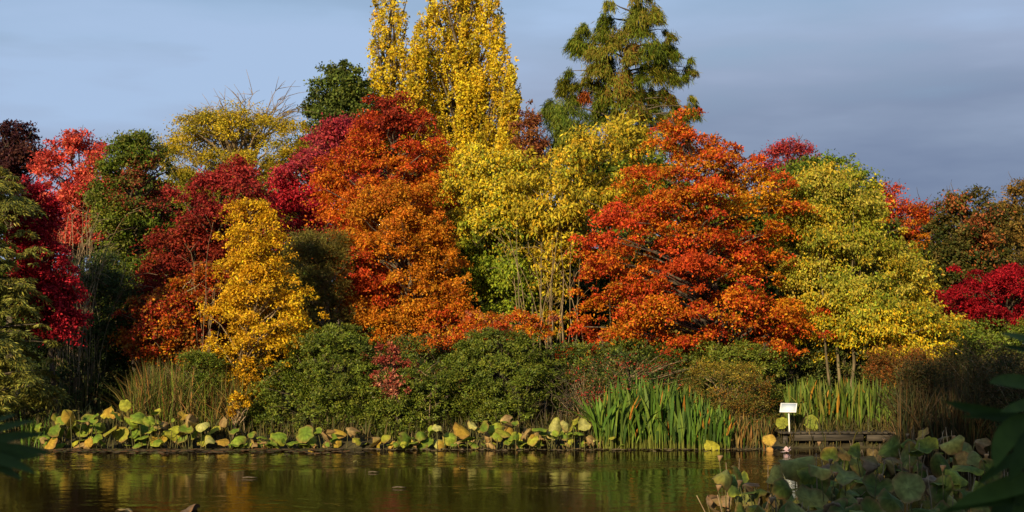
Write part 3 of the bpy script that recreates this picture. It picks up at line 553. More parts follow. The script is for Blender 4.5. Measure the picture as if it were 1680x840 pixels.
arching('bare_shrub', 'thin leafless stems rising in front of the dark red maple', 335, 34.3, 350, 520, 26, 8, 201, r=.009)
arching('bare_shrub', 'slim pale saplings among the bare trunks below the yellow tree', 900, 36.0, 360, 520, 60, 16, 202, r=0.012)
arching('bare_shrub', 'tangle of brown stems in the dark hollow beside the reed clump', 935, 31.5, 600, 670, 26, 20, 204, r=.008, mat_=M_BARK)
arching('bare_shrub', 'brown arching stems in front of the evergreen below the bare trunks', 850, 31.2, 630, 685, 26, 14, 205, r=.007, mat_=M_BARK)
arching('bare_shrub', 'thin bare sapling in front of the low evergreen with red sprigs', 700, 31.0, 560, 640, 8, 3, 203)
# bare twigs above the mustard tree
def bare_top():
    rng = np.random.default_rng(210); Y = 50.5; mb = MB()
    base = at(400, 300, Y); b0 = np.array([base[0], Y, float(gz(base[0], Y))])
    mb.tube([b0 * [1, 1, 1] - b0, base - b0], [0.16, 0.1], 6)
    for _ in range(42):
        px = rng.uniform(298, 486); py = 150 + abs(px - 440) * 0.22 + rng.uniform(-12, 55)
        tip = at(px, py, Y + rng.uniform(-1.2, 1.2)) - b0; s = base - b0
        m = np.array([s[0] * .45 + tip[0] * .55, tip[1] * .5, s[2] * .12 + tip[2] * .88])
        tt = np.linspace(0, 1, 9)[:, None]
        pts = (1 - tt) ** 2 * s + 2 * tt * (1 - tt) * m + tt ** 2 * tip; pts[1:] += rng.normal(size=(8, 3)) * 0.04
        mb.tube(pts, np.linspace(0.03, 0.009, 9), 4)
        for k in range(7):
            i0 = rng.integers(4, 9); i0 = min(i0, 8); d = nrm((tip - s) * [1.6, 1, .45] + rng.normal(size=3) * 1.3) * rng.uniform(.3, .9)
            mb.tube([pts[i0], pts[i0] + d * .5 + [0, 0, .03], pts[i0] + d], [.012, .009, .005], 3)
    o = mb.build('bare_tree', M_TWIG); o.location = b0
    tag(o, 'leafless pale crown fanning out above the mustard yellow tree', 'tree')
bare_top()

# ------------------------------------------------------------------ blades: grasses and reeds
def blades(rng, base, H, Wd, lean, pal, segs=4, curl=0.5, broad=False, tipcol=None):
    n = len(base); az = rng.uniform(0, 2 * math.pi, n)
    ld = np.stack([np.cos(az), np.sin(az), np.zeros(n)], 1) * lean[:, None]
    face = rng.uniform(0, math.pi, n) if not broad else rng.normal(size=n) * 0.7
    S = np.stack([np.cos(face), np.sin(face), np.zeros(n)], 1)
    tt = np.linspace(0, 1, segs + 1)
    V = np.zeros((n, segs + 1, 2, 3))
    prof = (np.array([0.5, 0.8, 1.0, 0.75, 0.06]) if not broad else np.array([0.2, 0.22, 0.7, 1.0, 0.05])) if segs == 4 else 1 - tt ** 2 * .95
    for k, t in enumerate(tt):
        c = base + np.array([0, 0, 1.0]) * (H * (t - curl * 0.18 * t * t * lean / (lean.mean() + 1e-6)))[:, None] + ld * (H * t ** 2)[:, None]
        V[:, k, 0] = c - S * (Wd * prof[k] / 2)[:, None]; V[:, k, 1] = c + S * (Wd * prof[k] / 2)[:, None]
    idx = np.arange(n)[:, None] * (2 * (segs + 1)); fs = []
    for k in range(segs):
        a = idx + 2 * k; fs.append(np.concatenate([a, a + 1, a + 3, a + 2], 1))
    Fq = np.stack(fs, 1).reshape(-1, 4)
    col = pick(rng, pal, n) * (1 + .2 * rng.normal(size=(n, 1))); col = np.clip(col, .005, .8)
    col = np.repeat(col[:, None, :], segs, 1)
    if broad: col[:, 0] = col[:, 0] * .6 + np.array([.20, .17, .03]) * .5
    if tipcol is not None:
        m = rng.random(n) < 0.04; col[m, -2:] = tipcol
    return V.reshape(-1, 3), Fq, np.full(len(Fq), 4), col.reshape(-1, 3)

def blade_patch(name, seed, xl, xr, Y0, Y1, n, h, wd, lean, pal, broad=False, tipcol=None, hx=None, matm=None, curl=.5, minz=0.0):
    rng = np.random.default_rng(seed)
    Yb = rng.uniform(Y0, Y1, n); px = rng.uniform(xl, xr, n)
    x = (px - 840) / F * Yb
    z = np.maximum(gz(x, Yb), minz) - 0.03
    H = rng.uniform(*h, n)
    if hx is not None: H = H * np.interp(px, *hx)
    V, Fq, S, c = blades(rng, np.stack([x, Yb, z], 1), H, rng.uniform(*wd, n), np.abs(rng.normal(size=n)) * lean, pal, broad=broad, tipcol=tipcol, curl=curl)
    loc = np.array([(xl + xr) / 2 - 840, 0, 0]) / F * (Y0 + Y1) / 2 + np.array([0, (Y0 + Y1) / 2, 0])
    return mesh_obj(name, V, Fq, S, matm or M_GRASS, None, c, 'FACE', loc=loc)
REED = [(0.06, .13, .014), (.09, .17, .018), (.04, .08, .012), (.13, .19, .022), (.07, .12, .015), (.10, .16, .02)]
TAN = [(.20, .15, .04), (0.17, .11, .03), (.24, .15, .04), (.12, .09, .025), (.09, .09, .02), (.26, .12, .03), (.07, .09, .02)]
BRN = [(0.07, .042, .015), (.11, .065, .022), (.045, .035, .012), (.05, .05, .014), (.035, .045, .012)]
tag(blade_patch('reed_clump', 300, 990, 1195, 29.7, 31.2, 1500, (0.5, 1.45), (.035, .08), .20, REED, True, (.40, .16, .02), ([985, 1010, 1050, 1110, 1150, 1195], [.75, .98, 1.08, .98, .72, .5]), minz=0),
    'dense clump of upright broad green reeds with orange tips, at the open water', 'reeds')
tag(blade_patch('reed_clump', 301, 1290, 1472, 31.2, 32.6, 1100, (0.5, 1.35), (.03, .065), .20, [(.08, .13, .015), (.12, .17, .018), (.05, .08, .012), (.09, .14, .015), (.17, .16, .025)], True, (.42, .20, .02), ([1290, 1310, 1440, 1475], [.9, 1.0, .95, .8]), minz=0),
    'yellowish green reed clump growing behind the small white sign and deck', 'reeds')
tag(blade_patch('reed_clump', 303, 1190, 1262, 29.9, 30.6, 330, (0.2, .65), (.02, .035), .25, TAN + REED[:1], False, minz=0),
    'short dry sedge tuft at the waterline below the bronze shrub', 'sedge')
tag(blade_patch('reed_clump', 304, 40, 90, 30.0, 30.6, 60, (0.4, .75), (.02, .03), .25, REED, False, minz=0),
    'thin green rush tuft beside the left lotus leaves', 'rushes')
tag(blade_patch('reed_clump', 305, 975, 1000, 29.8, 30.2, 45, (0.9, 1.35), (.05, .08), .55, REED, True, (.4, .16, .02), minz=0),
    'reed stems leaning outward at the side of the dense green clump', 'reeds')
tag(blade_patch('tall_grass', 310, 215, 400, 31.0, 32.4, 3300, (0.3, 1.8), (.010, .022), .42, TAN + GRN[:2], False, hx=([215, 240, 300, 400], [.8, 1, 1, .8])), 'tan tall grass below the amber tree', 'grass', kind='stuff')
tag(blade_patch('bank_grass', 311, 1470, 1760, 27.5, 35, 8000, (0.3, 1.8), (.012, .026), .45, BRN, False), 'shaded brown grass on the right bank', 'grass', kind='stuff')
tag(blade_patch('bank_grass', 312, -60, 1760, 30.25, 34.0, 15000, (0.15, .6), (.014, .03), .35, [(.05, .06, .015), (.09, .08, .02), (.12, .09, .03), (.06, .05, .02)], False), 'low grass and weeds on the far bank', 'grass', kind='stuff')
tag(blade_patch('rough_grass', 313, -200, 1900, 34, 60, 9000, (0.4, 1.2), (.05, .09), .3, [(.05, .06, .015), (.08, .08, .02)], False), 'rough grass under the trees', 'grass', kind='stuff')

# ------------------------------------------------------------------ lotus
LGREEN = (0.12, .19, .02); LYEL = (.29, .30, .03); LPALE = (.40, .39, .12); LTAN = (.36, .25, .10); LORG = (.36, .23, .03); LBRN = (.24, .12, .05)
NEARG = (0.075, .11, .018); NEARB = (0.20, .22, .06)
def lotus_blade(rng, c, r, tilt, az, cup, col, rim, wave=.10, crumple=0.0, roll=0.0):
    """c: leaf centre; tilt from horizontal towards azimuth az; cup >0 bowl, <0 umbrella"""
    nr, na = 5, 22
    al = rng.uniform(0, 6.28); side = rng.uniform(0, .75) if max(col) < .4 else 0.0; cy = np.array([.40, .34, .04]) * (max(col) / .3) ** .5
    V = [np.zeros(3)]; cs = [np.array(col) * 1.25]
    ph = rng.uniform(0, 6.28, 4); asp = rng.uniform(.82, 1.0)
    for i in range(1, nr + 1):
        s = i / nr
        for j in range(na):
            a = 2 * math.pi * j / na
            rr = r * s * (1 + .05 * math.sin(3 * a + ph[0]) * s + .04 * math.sin(7 * a + ph[1]) * s)
            notch = 1 - .12 * s * math.exp(-((a - math.pi) / .18) ** 2)
            x = rr * math.cos(a) * notch; y = rr * math.sin(a) * asp
            z = cup * r * s * s + wave * r * s * s * (math.sin(4 * a + ph[2]) + .6 * math.sin(6 * a + ph[3]))
            z += crumple * r * s * (math.sin(2 * a + ph[1]) * .7 + math.sin(5 * a + ph[0]) * .4) - roll * r * (y / r) ** 2 * 1.6
            if roll: y = y * (1 - .35 * roll)
            V.append(np.array([x, y, z]))
            k = min(1, max(0, (s - .72) / .28)) * (.45 + .55 * (math.sin(2 * a + ph[2]) * .5 + .5)) * rng.uniform(.6, 1)
            vein = .88 if j % 2 else 1.08
            u = side * max(0, math.cos(a - al)) * s
            cs.append(((np.array(col) * (1 - u) + cy * u) * (1 - k) + np.array(rim) * k) * vein * rng.uniform(.9, 1.1))
    F_ = [(0, 1 + j, 1 + (j + 1) % na) for j in range(na)]
    for i in range(nr - 1):
        for j in range(na):
            a = 1 + i * na + j; b = 1 + i * na + (j + 1) % na
            F_.append((a, a + na, b + na, b))
    V = np.array(V)
    sp = rng.uniform(0, 6.28); Rz0 = np.array([[math.cos(sp), -math.sin(sp), 0], [math.sin(sp), math.cos(sp), 0], [0, 0, 1]])
    ct, st = math.cos(tilt), math.sin(tilt)
    Ry = np.array([[ct, 0, st], [0, 1, 0], [-st, 0, ct]])
    ca, sa = math.cos(az), math.sin(az)
    Rz = np.array([[ca, -sa, 0], [sa, ca, 0], [0, 0, 1]])
    V = V @ Rz0.T @ Ry.T @ Rz.T + np.array(c)
    return V, F_, np.array(cs)
def add_leaf(root, rng, P, foot, r, tilt, az, cup, col, rim, label=None, **kw):
    base = np.array(root.location)
    V, F_, cs = lotus_blade(rng, P, r, tilt, az, cup, col, rim, **kw)
    flat = [i for f in F_ for i in f]
    o = mesh_obj('leaf', V - base, flat, [len(f) for f in F_], M_LOTUS, root, cs, 'POINT', smooth=True)
    if label: o['label'] = label
    mb = MB(); P = np.array(P); foot = np.array(foot)
    tt = np.linspace(0, 1, 7)[:, None]; m = (foot + P) / 2 + np.array([rng.normal() * .05, rng.normal() * .05, .1])
    pts = (1 - tt) ** 2 * foot + 2 * tt * (1 - tt) * m + tt ** 2 * (P - [0, 0, .004])
    mb.tube(pts - base, 0.008, 5); mb.build('stalk', M_STALK, o, smooth=True)
    return o
def lotus_plant(label, seed, leaves, Y, cat='lotus', group=None, near=False, name='lotus_plant'):
    """leaves: (px, py, width px, kind)"""
    rng = np.random.default_rng(seed)
    mx_ = np.mean([l[0] for l in leaves]); bx = (mx_ - 840) / F * Y
    root = empty(name, (bx, Y, 0.0)); tag(root, label, cat, group)
    leaves = list(leaves)
    for _ in range(5 if near else 11):
        l = leaves[rng.integers(len(leaves))]
        leaves.append((l[0] + rng.uniform(-26, 26), l[1] + (rng.uniform(2, 34) if near else rng.uniform(-6, 20)), l[2] * rng.uniform(.5, .95), 'fgdgflggoyf'[rng.integers(11)]))
    for (px, py, wpx, kind) in leaves:
        if not near: py = min(py, 729); wpx *= 1.03
        Yl = Y + rng.uniform(-.35, .35) * (2.0 if near else 1)
        P = at(px, py, Yl); P[2] = max(P[2], 0.03)
        r = wpx / 2 * Yl / F * (1.12 if near else 1)
        foot = np.array([P[0] * .7 + bx * .3 + rng.normal() * .05, Yl + rng.uniform(0, .2), -.25])
        if kind in 'gylpo':   # g green, y yellow, l lime, p pale, o orange: leaf facing the viewer
            c = {'g': LGREEN, 'y': LYEL, 'l': (.22, .30, .03), 'p': LPALE, 'o': LORG}[kind]
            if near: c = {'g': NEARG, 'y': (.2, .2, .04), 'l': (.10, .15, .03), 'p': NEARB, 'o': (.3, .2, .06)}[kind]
            c = np.array(c) * rng.uniform(.85, 1.15)
            rim = LBRN if rng.random() < .7 else LYEL
            add_leaf(root, rng, P, foot, r, rng.uniform(.45, 1.3), -math.pi / 2 + rng.normal() * .8, rng.uniform(-.45, .35), c, rim, wave=rng.uniform(.05, .14), roll=rng.uniform(0, .85) if near else rng.uniform(-.1, .35), crumple=.12 if near else 0)
        elif kind == 'f':     # flat, seen edge on
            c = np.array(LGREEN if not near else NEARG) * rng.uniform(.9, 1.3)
            add_leaf(root, rng, P, foot, r, rng.uniform(.1, .45), rng.uniform(0, 6.28), rng.uniform(-.35, -.1), c, LYEL, wave=.08)
        elif kind == 'd':     # dead, hanging and crumpled
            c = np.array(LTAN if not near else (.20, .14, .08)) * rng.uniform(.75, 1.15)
            add_leaf(root, rng, P, foot, r, rng.uniform(.9, 1.6), -math.pi / 2 + rng.normal() * .8, -.9, c, LBRN, crumple=.6, wave=.22, roll=.5)
        elif kind == 'r':     # folded leaf showing pale underside
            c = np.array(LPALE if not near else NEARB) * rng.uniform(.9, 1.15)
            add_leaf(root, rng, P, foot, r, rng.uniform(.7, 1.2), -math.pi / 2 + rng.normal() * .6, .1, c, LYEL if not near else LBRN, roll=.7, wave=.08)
    return root
# left bed, measured on the photograph (px, py, width)
bed = [
 ('lotus with two round green leaves nearest the left rushes', [(88, 704, 26, 'g'), (116, 705, 30, 'g'), (72, 715, 20, 'f'), (60, 700, 18, 'g'), (80, 727, 30, 'o')]),
 ('lotus with a broad leaf and orange brown edges in front of the dark shrub', [(115, 684, 28, 'o'), (145, 686, 24, 'g'), (100, 690, 22, 'g'), (136, 706, 30, 'l'), (150, 729, 24, 'd')]),
 ('lotus with a tall round olive leaf, highest of the left bed', [(175, 675, 26, 'o'), (205, 664, 22, 'y'), (192, 683, 24, 'l'), (160, 700, 26, 'g'), (180, 706, 28, 'y'), (146, 727, 18, 'd')]),
 ('lotus with overlapping lime leaves left of the tan grass', [(228, 684, 30, 'g'), (212, 696, 30, 'l'), (246, 690, 24, 'l'), (198, 712, 28, 'y'), (222, 717, 22, 'l'), (234, 704, 24, 'g')]),
 ('lotus with one pale shrivelled leaf in front of the tan grass', [(265, 702, 26, 'd'), (282, 712, 34, 'y'), (254, 680, 18, 'g'), (300, 684, 22, 'o'), (258, 722, 30, 'o')]),
 ('lotus with a cream and yellow folded leaf below the tan grass', [(330, 696, 28, 'p'), (350, 705, 26, 'y'), (318, 712, 20, 'g'), (308, 690, 24, 'd'), (340, 722, 26, 'r'), (292, 727, 22, 'd')]),
 ('lotus with small ragged leaves below the golden orange sprig', [(388, 718, 32, 'l'), (405, 724, 22, 'd'), (372, 690, 18, 'd'), (385, 706, 20, 'g'), (412, 712, 18, 'g'), (366, 724, 22, 'o')]),
 ('lotus with a single tilted green leaf under the large left evergreen', [(458, 718, 28, 'g'), (430, 716, 20, 'f'), (440, 727, 16, 'd'), (412, 728, 16, 'r')]),
 ('lotus with the largest bright green round leaf, under the evergreens', [(499, 711, 32, 'g'), (480, 725, 22, 'f'), (512, 727, 14, 'l')]),
 ('lotus with a pointed tan leaf and a yellow drooping leaf', [(529, 714, 20, 'd'), (560, 707, 24, 'o'), (548, 719, 26, 'g'), (576, 728, 20, 'd'), (536, 727, 14, 'd')]),
 ('lone ragged yellow lotus leaf between the two lotus beds', [(624, 720, 24, 'd'), (630, 716, 20, 'y'), (612, 729, 18, 'f')]),
 ('lotus with a large green leaf at the left end of the centre bed', [(668, 717, 28, 'g'), (651, 726, 16, 'd'), (690, 711, 24, 'g'), (704, 709, 16, 'l')]),
 ('lotus with a cream oval leaf held above the centre bed', [(717, 702, 18, 'p'), (722, 724, 28, 'p'), (700, 723, 24, 'g'), (738, 718, 24, 'l'), (744, 728, 20, 'd')]),
 ('lotus with a green and orange oval leaf in the centre bed', [(758, 705, 32, 'o'), (776, 698, 20, 'p'), (766, 720, 26, 'f'), (780, 728, 26, 'g'), (790, 722, 20, 'p')]),
 ('lotus with a steep dark green leaf in the centre bed', [(793, 700, 24, 'g'), (808, 716, 22, 'd'), (816, 704, 30, 'l'), (800, 728, 24, 'd')]),
 ('lotus with the broadest yellow green leaf of the centre bed', [(827, 708, 30, 'y'), (824, 692, 24, 'd'), (846, 730, 28, 'l'), (846, 715, 16, 'g')]),
 ('lotus with a drooping tan leaf in the middle of the centre bed', [(863, 713, 26, 'd'), (874, 722, 22, 'y'), (886, 703, 28, 'f'), (858, 726, 22, 'd')]),
 ('lotus with a white folded leaf under the dark hollow', [(910, 700, 30, 'r'), (907, 712, 20, 'p'), (900, 730, 16, 'd'), (896, 720, 18, 'd'), (920, 706, 20, 'p')]),
 ('lotus with two cupped pale leaves beside the reed clump', [(936, 716, 26, 'l'), (944, 697, 32, 'y'), (928, 728, 20, 'd'), (958, 697, 22, 'p'), (930, 697, 20, 'p')]),
 ('lotus with small cream and tan leaves against the reed clump', [(963, 718, 18, 'd'), (981, 714, 14, 'y'), (967, 730, 12, 'd'), (982, 728, 14, 'd'), (975, 722, 14, 'p')]),
]
for n_, (lab, lv) in enumerate(bed):
    lotus_plant(lab, 400 + n_, lv, 29.9 if n_ > 8 else 30.0, group='lotus plants in leaf along the far bank')
def single(label, seed, px, py, wpx, Y, col, tilt=1.2, rim=LYEL, **kw):
    rng = np.random.default_rng(seed); P = at(px, py, Y); r = wpx / 2 * Y / F
    root = empty('lotus_plant', (P[0], Y, 0)); tag(root, label, 'lotus')
    add_leaf(root, rng, P, (P[0], Y + .1, -.25), r, tilt, -math.pi / 2 + kw.pop('da', 0), 0, col, rim, **kw)
single('lone bright yellow lotus leaf standing in the water before the reeds', 450, 1168, 733, 27, 29.6, (.36, .33, .03), wave=.12, roll=.3)
single('amber yellow lotus leaf between sedge tuft and wooden deck', 451, 1262, 722, 23, 29.4, (.46, .31, .05), 1.0, LBRN, wave=.14)
single('dried tan lotus leaf at the water left of the deck', 455, 1263, 738, 12, 29.3, (.5, .28, .07), 1.4, LBRN)
single('round olive lotus leaf left of the white sign post', 452, 1283, 694, 22, 30.6, (.22, .24, .03), 1.3)
single('dull green lotus leaf right of the white sign post', 453, 1331, 693, 28, 31.0, (.17, .21, .03), 1.1)
# pale pink water lily flower
def lily():
    P = at(1291, 741, 29.0); root = empty('water_lily', (P[0], P[1], P[2])); tag(root, 'pale pink lotus flower with drooping petals beside the deck corner', 'flower')
    M_P = noise_mat('pink_petal', (0.60, .38, .42), (0.75, .66, .68), 12, bump=.05)
    rng = np.random.default_rng(5)
    for k in range(9):
        a = k * 2.4; el = rng.uniform(-.4, .9); d = np.array([math.cos(a) * math.cos(el), math.sin(a) * math.cos(el), math.sin(el)])
        s = nrm(np.cross(d, [0, 0, 1])); up = np.cross(s, d); L = rng.uniform(.07, .13)
        V = []
        for t, wd in ((0, .01), (.35, .035), (.7, .04), (1, .006)):
            for u in (-1, 0, 1): V.append(d * L * t + s * wd * u + up * (.03 * t * t + .012 * abs(u)))
        fs = [(i * 3 + j, i * 3 + j + 1, i * 3 + j + 4, i * 3 + j + 3) for i in range(3) for j in range(2)]
        mb = MB(); mb.add(np.array(V), fs); mb.build('petal', M_P, root, smooth=True)
    mb = MB(); mb.tube([[0, 0, 0], [.02, 0, -.15], [.03, 0, -P[2] - .2]], .007, 5); mb.build('stalk', M_STALK, root)
lily()

# near bed at the lower right, in shade
near_lab = [
 'solitary shaded lotus with upright grey green leaves, nearest the open water',
 'near lotus with a withered brown leaf leaning to the open water', 'near lotus with a long blade like folded leaf catching light',
 'near lotus whose big tilted leaf points up at the deck', 'near lotus with pale blue green leaf below the deck corner',
 'near lotus with dark leaves directly below the wooden deck', 'near lotus with one cupped silvery leaf below the deck middle',
 'near lotus with ribbed drooping leaf right of the silvery cup', 'near lotus with a tattered yellowish leaf under the reed clump end',
 'near lotus with a broad grey leaf at the foot of the brown grass', 'near lotus with a bright rimmed leaf before the brown grass',
 'near lotus with a wide flat leaf beside the foreground iris leaves', 'near lotus with curled dark leaves at the bottom edge',
 'near lotus with broad sagging leaf at the bottom edge, below the silvery cup', 'near lotus with mottled leaves at the bottom edge, right of the sagging leaf',
 'near lotus partly hidden behind the dark foreground leaves', 'near lotus with tan dead leaf among green ones near the bottom right', 'near lotus with small young leaves behind the others, by the brown grass']
near = [
 [(1190, 778, 42, 'p'), (1215, 775, 30, 'g'), (1205, 800, 26, 'l'), (1200, 822, 20, 'd')],
 [(1160, 824, 26, 'd'), (1235, 815, 30, 'p'), (1245, 835, 40, 'g')],
 [(1225, 812, 44, 'r'), (1268, 778, 34, 'r'), (1285, 800, 34, 'g'), (1260, 822, 44, 'p')],
 [(1306, 757, 56, 'r'), (1325, 775, 36, 'g'), (1335, 795, 50, 'l'), (1300, 815, 46, 'g')],
 [(1345, 768, 40, 'p'), (1330, 820, 50, 'p'), (1355, 800, 36, 'g'), (1350, 835, 40, 'f')],
 [(1360, 748, 30, 'g'), (1375, 760, 38, 'l'), (1385, 745, 24, 'o'), (1400, 760, 36, 'g')],
 [(1385, 782, 48, 'p'), (1370, 800, 40, 'g'), (1400, 815, 44, 'p'), (1365, 775, 30, 'd')],
 [(1425, 785, 44, 'f'), (1440, 800, 50, 'g'), (1415, 820, 44, 'l'), (1440, 765, 30, 'd')],
 [(1405, 742, 34, 'g'), (1430, 748, 34, 'o'), (1460, 735, 40, 'l'), (1450, 755, 30, 'd')],
 [(1490, 750, 44, 'p'), (1520, 735, 40, 'g'), (1475, 770, 40, 'f'), (1505, 768, 30, 'd')],
 [(1560, 725, 40, 'r'), (1580, 740, 44, 'p'), (1545, 760, 40, 'g'), (1600, 725, 26, 'd')],
 [(1590, 765, 50, 'f'), (1625, 775, 44, 'g'), (1610, 750, 34, 'p'), (1570, 780, 40, 'l')],
 [(1280, 835, 50, 'g'), (1310, 842, 46, 'p'), (1255, 842, 34, 'r'), (1340, 850, 50, 'g')],
 [(1385, 838, 54, 'g'), (1410, 848, 46, 'p'), (1370, 826, 34, 'd'), (1430, 838, 40, 'g')],
 [(1465, 820, 48, 'g'), (1490, 800, 50, 'p'), (1470, 845, 50, 'f'), (1510, 835, 44, 'l')],
 [(1640, 800, 50, 'g'), (1665, 780, 44, 'f'), (1620, 825, 50, 'p'), (1670, 830, 46, 'g')],
 [(1550, 805, 50, 'g'), (1530, 790, 40, 'd'), (1575, 830, 54, 'p'), (1540, 840, 44, 'g'), (1595, 805, 36, 'l')],
 [(1490, 725, 28, 'g'), (1515, 715, 26, 'o'), (1540, 722, 30, 'd'), (1475, 735, 26, 'g')]]
near_Y = [18, 17, 17.5, 19, 18.5, 24, 20, 20, 24, 23.5, 24, 20.5, 15.5, 15.5, 16.5, 17.5, 17, 26]
for n_, lv in enumerate(near):
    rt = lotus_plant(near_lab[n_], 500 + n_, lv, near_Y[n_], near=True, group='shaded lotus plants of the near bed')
    rng = np.random.default_rng(700 + n_)
    # ribby dry stalks and a seed head
    base = np.array(rt.location)
    for k in range(6):
        l = lv[rng.integers(len(lv))]; P = at(l[0] + rng.uniform(-20, 20), l[1] - rng.uniform(5, 25), near_Y[n_]) - base
        mb = MB(); mb.tube([[P[0] * .6, .1, -.3], [P[0] * .8, .05, P[2] * .5], [P[0], 0, P[2]]], [.008, .007, .005], 5)
        st_ = mb.build('dry_stalk', M_TWIG if k else M_STALK, rt)
        if k == 0:
            hb = MB(); hb.tube([P + [0, 0, -.02], P + [0.005, 0, .015], P + [.01, 0, .05], P + [.01, 0, .055]], [.008, .022, .038, .034], 9); hb.build('seed_head', M_DEAD, st_, smooth=True)

# ------------------------------------------------------------------ deck and sign
def deck():
    P = at(1280, 707, 30.4); zt = 0.33; x0 = P[0]; Y0 = 30.35; L = 2.45
    root = empty('wooden_deck', (x0, Y0, 0)); tag(root, 'low weathered wooden deck at the water under the white sign', 'deck')
    rng = np.random.default_rng(9)
    k = 0; x = 0
    while x < L - .05:
        w_ = .138; mb = MB(); mb.box((x + w_ / 2, .62 + rng.normal() * .008, zt - .02 - k % 3 * .002), (w_, 1.3, .035), bev=.004)
        mb.build('board', M_WOOD, root); x += w_ + .008; k += 1
    mb = MB(); mb.box((L / 2 - .25, -.06, zt - .115), (L * .62, .05, .13), bev=.006); o = mb.build('edge_beam', M_WOOD, root)
    mb = MB(); mb.box((L * .87, -.065, zt - .12), (L * .26, .05, .13), bev=.006); mb.build('edge_beam', M_WOOD, root)
    for xx in (.1, .95, 1.7, 2.35):
        mb = MB(); mb.box((xx, .03, zt / 2 - .36), (.1, .1, zt + .55), bev=.006); mb.build('post', M_WOOD, root)
deck()
def sign():
    Yp = 30.42; P = at(1295, 704, Yp); zb = .33 - .005; Pc = at(1293.5, 669, Yp)
    root = empty('information_sign', (P[0], Yp, zb)); tag(root, 'small white tilted information sign on a white post at the deck', 'sign')
    mb = MB(); mb.tube([[0, 0, -.0], [0, 0, .06], [-.01, 0, Pc[2] - zb - .02]], [.017, .016, .016], 10); mb.build('post', M_WHITE, root, smooth=False)
    c = np.array([Pc[0] - P[0], 0, Pc[2] - zb]); tl = R(48); sh = -.18
    # board leaning back; seen slightly from the side
    Rx = np.array([[1, 0, 0], [0, math.cos(tl), -math.sin(tl)], [0, math.sin(tl), math.cos(tl)]])
    rz = R(-20); Rz_ = np.array([[math.cos(rz), -math.sin(rz), 0], [math.sin(rz), math.cos(rz), 0], [0, 0, 1]]); Rroll = np.array([[math.cos(R(0)), 0, 0], [0, 1, 0], [0, 0, 1]])
    M = Rz_ @ Rx
    mb = MB(); mb.box(c, (.35, .25, .014), M=M, bev=.003); pn = mb.build('panel', M_WHITE, root)
    M_PR = noise_mat('printed_panel', (0.50, .58, .66), (0.60, .66, .72), 5, rough=.35, bump=0, lo=.3, hi=.7)
    mb = MB(); mb.box(c + M @ np.array([0, 0, .0095]), (.31, .21, .003), M=M); mb.build('print', M_PR, pn)
    mb = MB(); mb.box(c + M @ np.array([0, 0, -.02]), (.1, .1, .02), M=M); mb.build('bracket', M_WHITE, root)
sign()

# ------------------------------------------------------------------ things on the water
rng = np.random.default_rng(77)
# mat of fallen leaves and dying pads in front of the left bed
n = 900
px = rng.uniform(40, 620, n); Yl = 29.9 - np.abs(rng.normal(size=n)) * .55 - .1
keep = px < 560 + rng.normal(size=n) * 40
px, Yl = px[keep], Yl[keep]; n = len(px)
x = (px - 840) / F * Yl; ang = rng.uniform(0, 6.28, n); rr = rng.uniform(.03, .12, n)
kk = 7; th = np.arange(kk) * 2 * math.pi / kk
V = np.stack([x[:, None] + rr[:, None] * np.cos(th + ang[:, None]) * rng.uniform(.7, 1.1, (n, kk)), Yl[:, None] + rr[:, None] * np.sin(th + ang[:, None]) * rng.uniform(.7, 1.1, (n, kk)), .006 + rng.random((n, kk)) * .02 + (np.arange(n) % 5)[:, None] * .002], -1)
cc = pick(rng, [(0.10, .07, .04), (.14, .10, .05), (.06, .05, .03), (.10, .10, .03), (.20, .10, .04)], n)
tag(mesh_obj('floating_leaves', V.reshape(-1, 3), np.arange(n * kk), np.full(n, kk), M_LOTUS, None, cc, 'FACE'), 'mat of dead floating leaves in front of the lotus bed', 'floating leaves', kind='stuff')
n = 420
px = rng.uniform(600, 1290, n); Yl = 29.8 - np.abs(rng.normal(size=n)) * .2
x = (px - 840) / F * Yl; ang = rng.uniform(0, 6.28, n); rr = rng.uniform(.02, .08, n)
V = np.stack([x[:, None] + rr[:, None] * np.cos(th + ang[:, None]), Yl[:, None] + rr[:, None] * np.sin(th + ang[:, None]), .006 + rng.random((n, kk)) * .02 + (np.arange(n) % 5)[:, None] * .002], -1)
cc = pick(rng, [(0.16, .11, .05), (.25, .19, .09), (.06, .05, .03), (.30, .22, .12)], n)
tag(mesh_obj('floating_leaves', V.reshape(-1, 3), np.arange(n * kk), np.full(n, kk), M_LOTUS, None, cc, 'FACE'), 'dead leaf litter at the waterline of the centre bed and reeds', 'floating leaves', kind='stuff')
# single leaves and twigs afloat
def afloat(label, px, py, wpx, kind, col=None, seed=0):
    Y = CAMH * F / (py - 564); rng = np.random.default_rng(seed); P = at(px, py, Y); P[2] = .01; r = wpx / 2 * Y / F
    if kind == 'twig':
        mb = MB(); pts = np.array([[-r, 0, .004], [-.3 * r, .02, .012], [.3 * r, -.01, .01], [r, .03, .003]]); mb.tube(pts, [.008, .011, .01, .005], 6)
        o = mb.build('floating_twig', M_BARK, smooth=True); o.location = P; tag(o, label, 'twig')
    else:
        V, F_, cs = lotus_blade(rng, (0, 0, .02), r, rng.uniform(.1, .5), rng.uniform(0, 6), -.3, col, LBRN, crumple=.3)
        o = mesh_obj('floating_leaf', V, [i for f in F_ for i in f], [len(f) for f in F_], M_LOTUS, None, cs, 'POINT', smooth=True); o.location = P; tag(o, label, 'leaf')
afloat('orange brown leaf afloat left of centre, before the big green lotus leaf', 510, 741, 10, 'leaf', LORG, 1)
afloat('cream coloured leaf afloat below the pointed tan lotus leaf', 583, 757, 8, 'leaf', LPALE, 2)
afloat('brown curled leaf afloat at the bottom edge, left of the other', 205, 836, 34, 'leaf', LTAN, 3)
